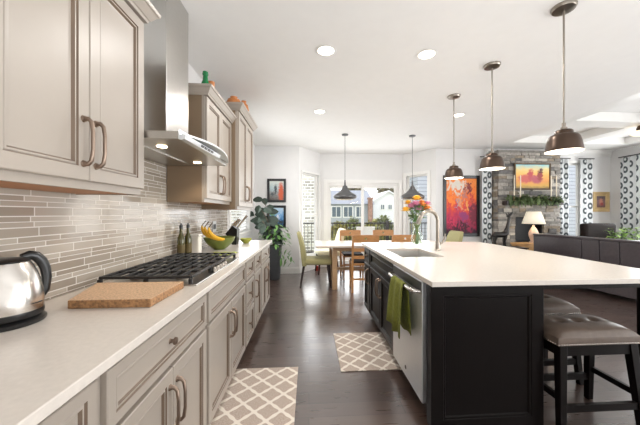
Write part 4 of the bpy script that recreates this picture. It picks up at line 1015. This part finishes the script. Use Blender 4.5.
# ---------------------------------------------------------------- living room
CX0, CX1, CY = 4.05, 5.45, 5.76
fp = thing('fireplace', 'grey stacked-stone fireplace rising to the living-room ceiling', 'fireplace', ((CX0+CX1)/2, CY, 0))
FX0, FX1, FZ0, FZ1 = 4.43, 5.07, .66, 1.215
mb = MB(); y1 = 6.066
mb.box(CX0+.01, FX0, CY+.02, y1, 0.001, 2.66); mb.box(FX1, CX1-.01, CY+.02, y1, 0.001, 2.66); mb.box(FX0, FX1, CY+.02, y1, FZ1, 2.66); mb.box(FX0, FX1, CY+.02, y1, 0.001, FZ0); mb.box(FX0, FX1, 6.04, y1, FZ0, FZ1)
mb.build('core', 'stone_1', fp, smooth=0)
mb = MB(); rs = random.Random(3); z = 0.002
while z < 2.60:
    h_ = min(rs.choice((.045, .06, .06, .08)), 2.66-z); x = CX0
    while x < CX1-.02:
        L_ = rs.uniform(.10, .30); xb = min(x+L_, CX1)
        if CX1-xb < .08: xb = CX1
        segs = [(x, xb)]
        if z+h_ > FZ0 and z < FZ1: segs = [s_ for s_ in ((x, min(xb, FX0)), (max(x, FX1), xb)) if s_[1]-s_[0] > .03]
        for a, b2 in segs:
            d_ = rs.uniform(0, .028); mb.box(a+.003, b2-.003, CY-d_, CY+.0195, z+.003, z+h_-.003, rs.choice((0, 0, 1, 1, 2, 3, 4)))
        x = xb
    y = CY+.03
    for x_, sg in ((CX0, -1), (CX1, 1)):
        yy_ = CY+.021
        while yy_ < 6.06:
            yb_ = min(yy_+rs.uniform(.1, .2), 6.066); d_ = rs.uniform(0, .015)
            mb.box(x_-sg*.009, x_+sg*d_, yy_+.002, yb_-.002, z+.003, z+h_-.003, rs.choice((0, 1, 2, 3, 4))); yy_ = yb_
    z += h_
mb.build('stones', ['stone_%d' % i for i in range(5)], fp, smooth=0, bevel=.004)
mb = MB(); mb.box(FX0+.001, FX1-.001, 6.0, 6.039, FZ0+.001, FZ1-.001); mb.box(FX0+.001, FX0+.02, CY+.03, 6.0, FZ0+.001, FZ1-.001); mb.box(FX1-.02, FX1-.001, CY+.03, 6.0, FZ0+.001, FZ1-.001)
mb.box(FX0+.001, FX1-.001, CY+.03, 6.0, FZ0+.001, FZ0+.02); mb.build('firebox', 'firebox', fp, smooth=0)
MB().box(CX0+.07, CX1-.07, CY-.17, CY-.03, 1.47, 1.56).build('mantel', 'dark_wood', fp, smooth=0, bevel=.006)
MB().box(CX0, 5.25, CY-.14, CY-.031, 0.001, .40).build('hearth', 'stone_1', fp, smooth=0, bevel=.006)
mb = MB()
for q in range(330):
    x = random.uniform(CX0+.12, CX1-.12); y = CY-.13+random.gauss(0, .05); z = 1.60+random.gauss(0, .035)
    dv = (random.uniform(-1, 1), -random.uniform(.1, 1), random.uniform(-1, .9))
    mb.leaf((x, min(y, CY-.05), max(z, 1.575)), dv, random.uniform(.07, .14), .05, .5)
for v in mb.v:
    v.y = min(v.y, CY-.034)
    if v.z < 1.565: v.y = min(v.y, CY-.176)
tag(mb.build('garland', 'leaf_garland'), 'leafy green garland lying along the fireplace mantel', 'garland')
for x, lb in ((4.30, 'tall thin candle on the mantel at its curtain end'), (4.44, 'tall thin candle on the mantel, just inside the end one by the curtain'), (5.12, 'tall thin candle on the mantel under the picture corner nearest the window'), (5.24, 'tall thin candle on the mantel at its window end')):
    o = thing('candle', lb, 'candle', (x, CY-.13, 1.56), group='taper candles on the mantel')
    MB().lathe((x, CY-.145, 1.5605), [(.025, 0), (.025, .01), (.012, .03), (.014, .08)], 12).build('holder', 'frame_gold', o)
    MB().lathe((x, CY-.145, 1.641), [(.010, 0), (.0085, .44), (.003, .46)], 10).build('taper', 'candle', o)
picture('painting', 'desert riders painting in a dark frame on the stone chimney', 4.38, 5.2, CY-.029, 1.80, 2.375, .035, 'frame_brown', 'canvas_desert')
picture('framed_picture', 'small gold-framed portrait on the white wall past the window', 6.53, 6.94, 6.068, 1.33, 1.79, .05, 'frame_gold', 'canvas_small', mat_=.05)
# curtains
def curtain(label, p0, p1, z0, z1, waves, amp, group='ring-patterned curtains'):
    T, L = frame(p0, p1); o = thing('curtain', label, 'curtain', (T @ Vector((L/2, 0, z0))), group=group)
    n_ = waves*10; mb = MB(T); top, bot = [], []; us = []; acc = 0; prev = None
    for i in range(n_+1):
        s_ = L*i/n_; t_ = amp*math.sin(2*math.pi*waves*i/n_)
        if prev: acc += math.hypot(s_-prev[0], t_-prev[1])
        prev = (s_, t_); us.append(acc); bot.append((s_, t_, z0)); top.append((s_, t_*.8, z1))
    mb.loft([bot, top], (False, False), False)
    c_ = mb.build('cloth', 'curtain_print', o, smooth=80)
    uvquad(c_, [(u_, z0) for u_ in us]+[(u_, z1) for u_ in us])
    m_ = c_.modifiers.new('solid', 'SOLIDIFY'); m_.thickness = .004
    mb = MB(T); mb.tube([(-.04, 0, z1+.02), (L+.04, 0, z1+.02)], .011, 10); mb.build('rod', 'frame_black', o)
curtain('ring-patterned curtain between the red painting and the stone fireplace', (4.02, 5.93), (3.80, 5.93), .03, 2.52, 2, .035)
curtain('ring-patterned curtain on the window edge next to the fireplace', (5.88, 5.99), (5.60, 5.99), .03, 2.52, 2, .03)
curtain('ring-patterned curtain on the window edge nearest the small gold picture', (6.46, 5.99), (6.17, 5.99), .03, 2.52, 2, .03)
curtain('ring-patterned curtain on the right-hand wall window', (6.92, 5.32), (6.92, 5.80), .03, 2.52, 4, .035)
# sofa seen from behind
ang = math.atan(.175)
sf = thing('sofa', 'dark leather sofa seen from behind beyond the island', 'sofa', (4.38, 5.22, 0), ang)
# local frame: -y runs along the back towards the camera, +x is the seat side
Ls = 2.75
MB().box(.02, .86, -Ls, -.01, .06, .30).build('base', 'leather_dark', sf, local=True, smooth=0, bevel=.01)
edges = [0, .845, 1.10, 1.355, 1.63, 1.90, 2.17, 2.45, Ls]
for a, b2 in zip(edges[:-1], edges[1:]):
    mb = MB(); mb.hexa([(.02, -b2+.004, .301), (.24, -b2+.004, .301), (.24, -a-.004, .301), (.02, -a-.004, .301), (0, -b2+.004, .868), (.16, -b2+.004, .868), (.16, -a-.004, .868), (0, -a-.004, .868)])
    mb.build('back_panel', 'leather_dark', sf, local=True, bevel=.012, seg=3)
MB().box(-.006, .19, -Ls, 0, .869, .90).build('top_roll', 'leather_dark', sf, local=True, bevel=.012, seg=3)
for a, b2 in ((.22, .95), (.96, 1.75), (1.76, 2.53)): MB().box(.245, .88, -b2, -a, .301, .46).build('seat_cushion', 'leather_dark', sf, local=True, bevel=.04, seg=3)
for a, b2 in ((0, .21), (2.54, Ls)): MB().box(.25, .88, -b2, -a, .301, .62).build('arm', 'leather_dark', sf, local=True, bevel=.04, seg=3)
for x in (.08, .8):
    for y in (-.08, -Ls+.08): MB().lathe((x, y, 0.001), [(.02, 0), (.028, .058)], 12).build('foot', 'dark_wood', sf, local=True)
# lamp table, lamp
et = thing('end_table', 'light wooden end table holding the lamp at the far end of the sofa', 'table', (4.5, 5.5, 0))
MB().box(4.20, 4.84, 5.41, 5.60, .655, .69).build('table_top', 'oak', et, smooth=0, bevel=.004)
mb = MB(); mb.box(4.22, 4.82, 5.425, 5.585, .50, .6548); mb.build('apron', 'oak', et, smooth=0)
for x in (4.22, 4.78):
    for y in (5.425, 5.55): MB().box(x, x+.04, y, y+.035, 0.001, .50).build('leg', 'oak', et, smooth=0)
lp = thing('table_lamp', 'table lamp with cream drum shade on the end table before the fireplace', 'lamp', (4.63, 5.50, .69))
MB().lathe((4.63, 5.50, .6905), [(.075, 0), (.08, .015), (.05, .03), (.085, .14), (.09, .2), (.05, .29), (.02, .33), (.02, .36)], 26).build('base', 'lamp_base', lp)
MB().tube([(4.63, 5.50, 1.05), (4.63, 5.50, 1.30)], .006, 8).build('stem', 'nickel', lp)
MB().lathe((4.63, 5.50, 1.08), [(.205, 0), (.125, .25)], 36, (False, False)).build('lamp_shade', 'lamp_shade', lp, solid=.003)
l = bpy.data.lights.new('table_lamp_light', 'POINT'); l.energy = 5; l.color = (1, .9, .74); l.shadow_soft_size = .05
lo = bpy.data.objects.new('table_lamp_light', l); COL.objects.link(lo); lo.parent = lp; lo.location = (0, 0, .5)
# console with animal sculpture
cs = thing('console_chest', 'low dark wooden chest before the curtain, holding the sculpture', 'chest', (3.75, 5.15, 0))
MB().box(3.45, 4.10, 5.02, 5.30, .05, .62).build('body', 'dark_wood', cs, smooth=0)
MB().box(3.43, 4.12, 5.0, 5.32, .6205, .65).build('chest_top', 'dark_wood', cs, smooth=0, bevel=.004)
for x in (3.48, 3.78): MB().box(x, x+.28, 5.008, 5.0195, .12, .58).build('door', 'dark_wood', cs, smooth=0, bevel=.003)
for x in (3.47, 4.03):
    for y in (5.03, 5.24): MB().box(x, x+.05, y, y+.05, 0.001, .05).build('foot', 'dark_wood', cs, smooth=0)
mb = MB(); y = 5.15; z0 = .6505
mb.tube([(3.52, y, z0+.20), (3.57, y, z0+.235), (3.66, y, z0+.23), (3.75, y, z0+.24), (3.80, y, z0+.29)], [.03, .06, .055, .065, .04], 12)
mb.tube([(3.77, y, z0+.25), (3.805, y, z0+.36), (3.83, y, z0+.48), (3.845, y, z0+.585)], [.06, .035, .026, .026], 10)
mb.tube([(3.81, y, z0+.575), (3.86, y, z0+.615), (3.91, y, z0+.66)], [.022, .028, .012], 8)
for sy in (-.02, .02): mb.tube([(3.825, y+sy, z0+.60), (3.80, y+sy*2, z0+.66)], [.012, .003], 6)
for x, sy in ((3.56, -.03), (3.58, .03), (3.75, -.03), (3.77, .03)): mb.tube([(x, y+sy, z0+.21), (x-.02, y+sy, z0+.11), (x, y+sy, z0)], [.035, .018, .016], 8)
mb.tube([(3.53, y, z0+.24), (3.49, y, z0+.20), (3.48, y, z0+.10)], [.015, .012, .005], 6)
tag(mb.build('animal_sculpture', 'sculpture'), 'dark bronze long-necked animal sculpture standing on the chest', 'sculpture')
# armchair behind the sofa
ac = thing('armchair', 'dark brown leather armchair between the sofa and the window', 'armchair', (5.65, 5.33, 0))
mb = MB(); mb.box(5.33, 5.98, 5.06, 5.22, .35, 1.10); mb.build('backrest', 'recliner_leather', ac, bevel=.05, seg=4)
MB().box(5.34, 5.97, 5.2, 5.60, .12, .40).build('base', 'recliner_leather', ac, bevel=.03, seg=3)
MB().box(5.46, 5.85, 5.225, 5.6, .401, .50).build('seat_cushion', 'recliner_leather', ac, bevel=.03, seg=3)
for a in (5.33, 5.85): MB().box(a, a+.12, 5.225, 5.58, .401, .62).build('arm', 'recliner_leather', ac, bevel=.04, seg=3)
for x in (5.38, 5.92):
    for y in (5.26, 5.56): MB().box(x-.02, x+.02, y-.02, y+.02, 0.001, .12).build('foot', 'dark_wood', ac, smooth=0)
# trailing plant on a stand
ps = thing('plant_stand', 'dark plant stand behind the sofa, under the trailing plant', 'stand', (5.97, 4.9, 0))
MB().box(5.60, 6.34, 4.8, 5.0, .60, .63).build('stand_top', 'dark_wood', ps, smooth=0)
for x in (5.62, 6.28):
    for y in (4.81, 4.95): MB().box(x, x+.04, y, y+.04, 0.001, .60).build('leg', 'dark_wood', ps, smooth=0)
pp = thing('trailing_plant', 'bright green trailing pothos on the stand behind the sofa', 'plant', (6.0, 4.9, .63))
MB().box(5.66, 6.28, 4.83, 4.97, .6305, .76).build('trough', 'planter', pp, smooth=0, bevel=.005)
mb = MB()
for q in range(120):
    x = random.uniform(5.64, 6.30); a = random.uniform(0, 2*math.pi)
    mb.leaf((x, 4.9+random.uniform(-.05, .05), .78+random.random()**1.5*.24), (math.cos(a), math.sin(a), random.uniform(-.1, .9)), random.uniform(.06, .12), .06, .5)
mb.build('foliage', 'leaf_light', pp)
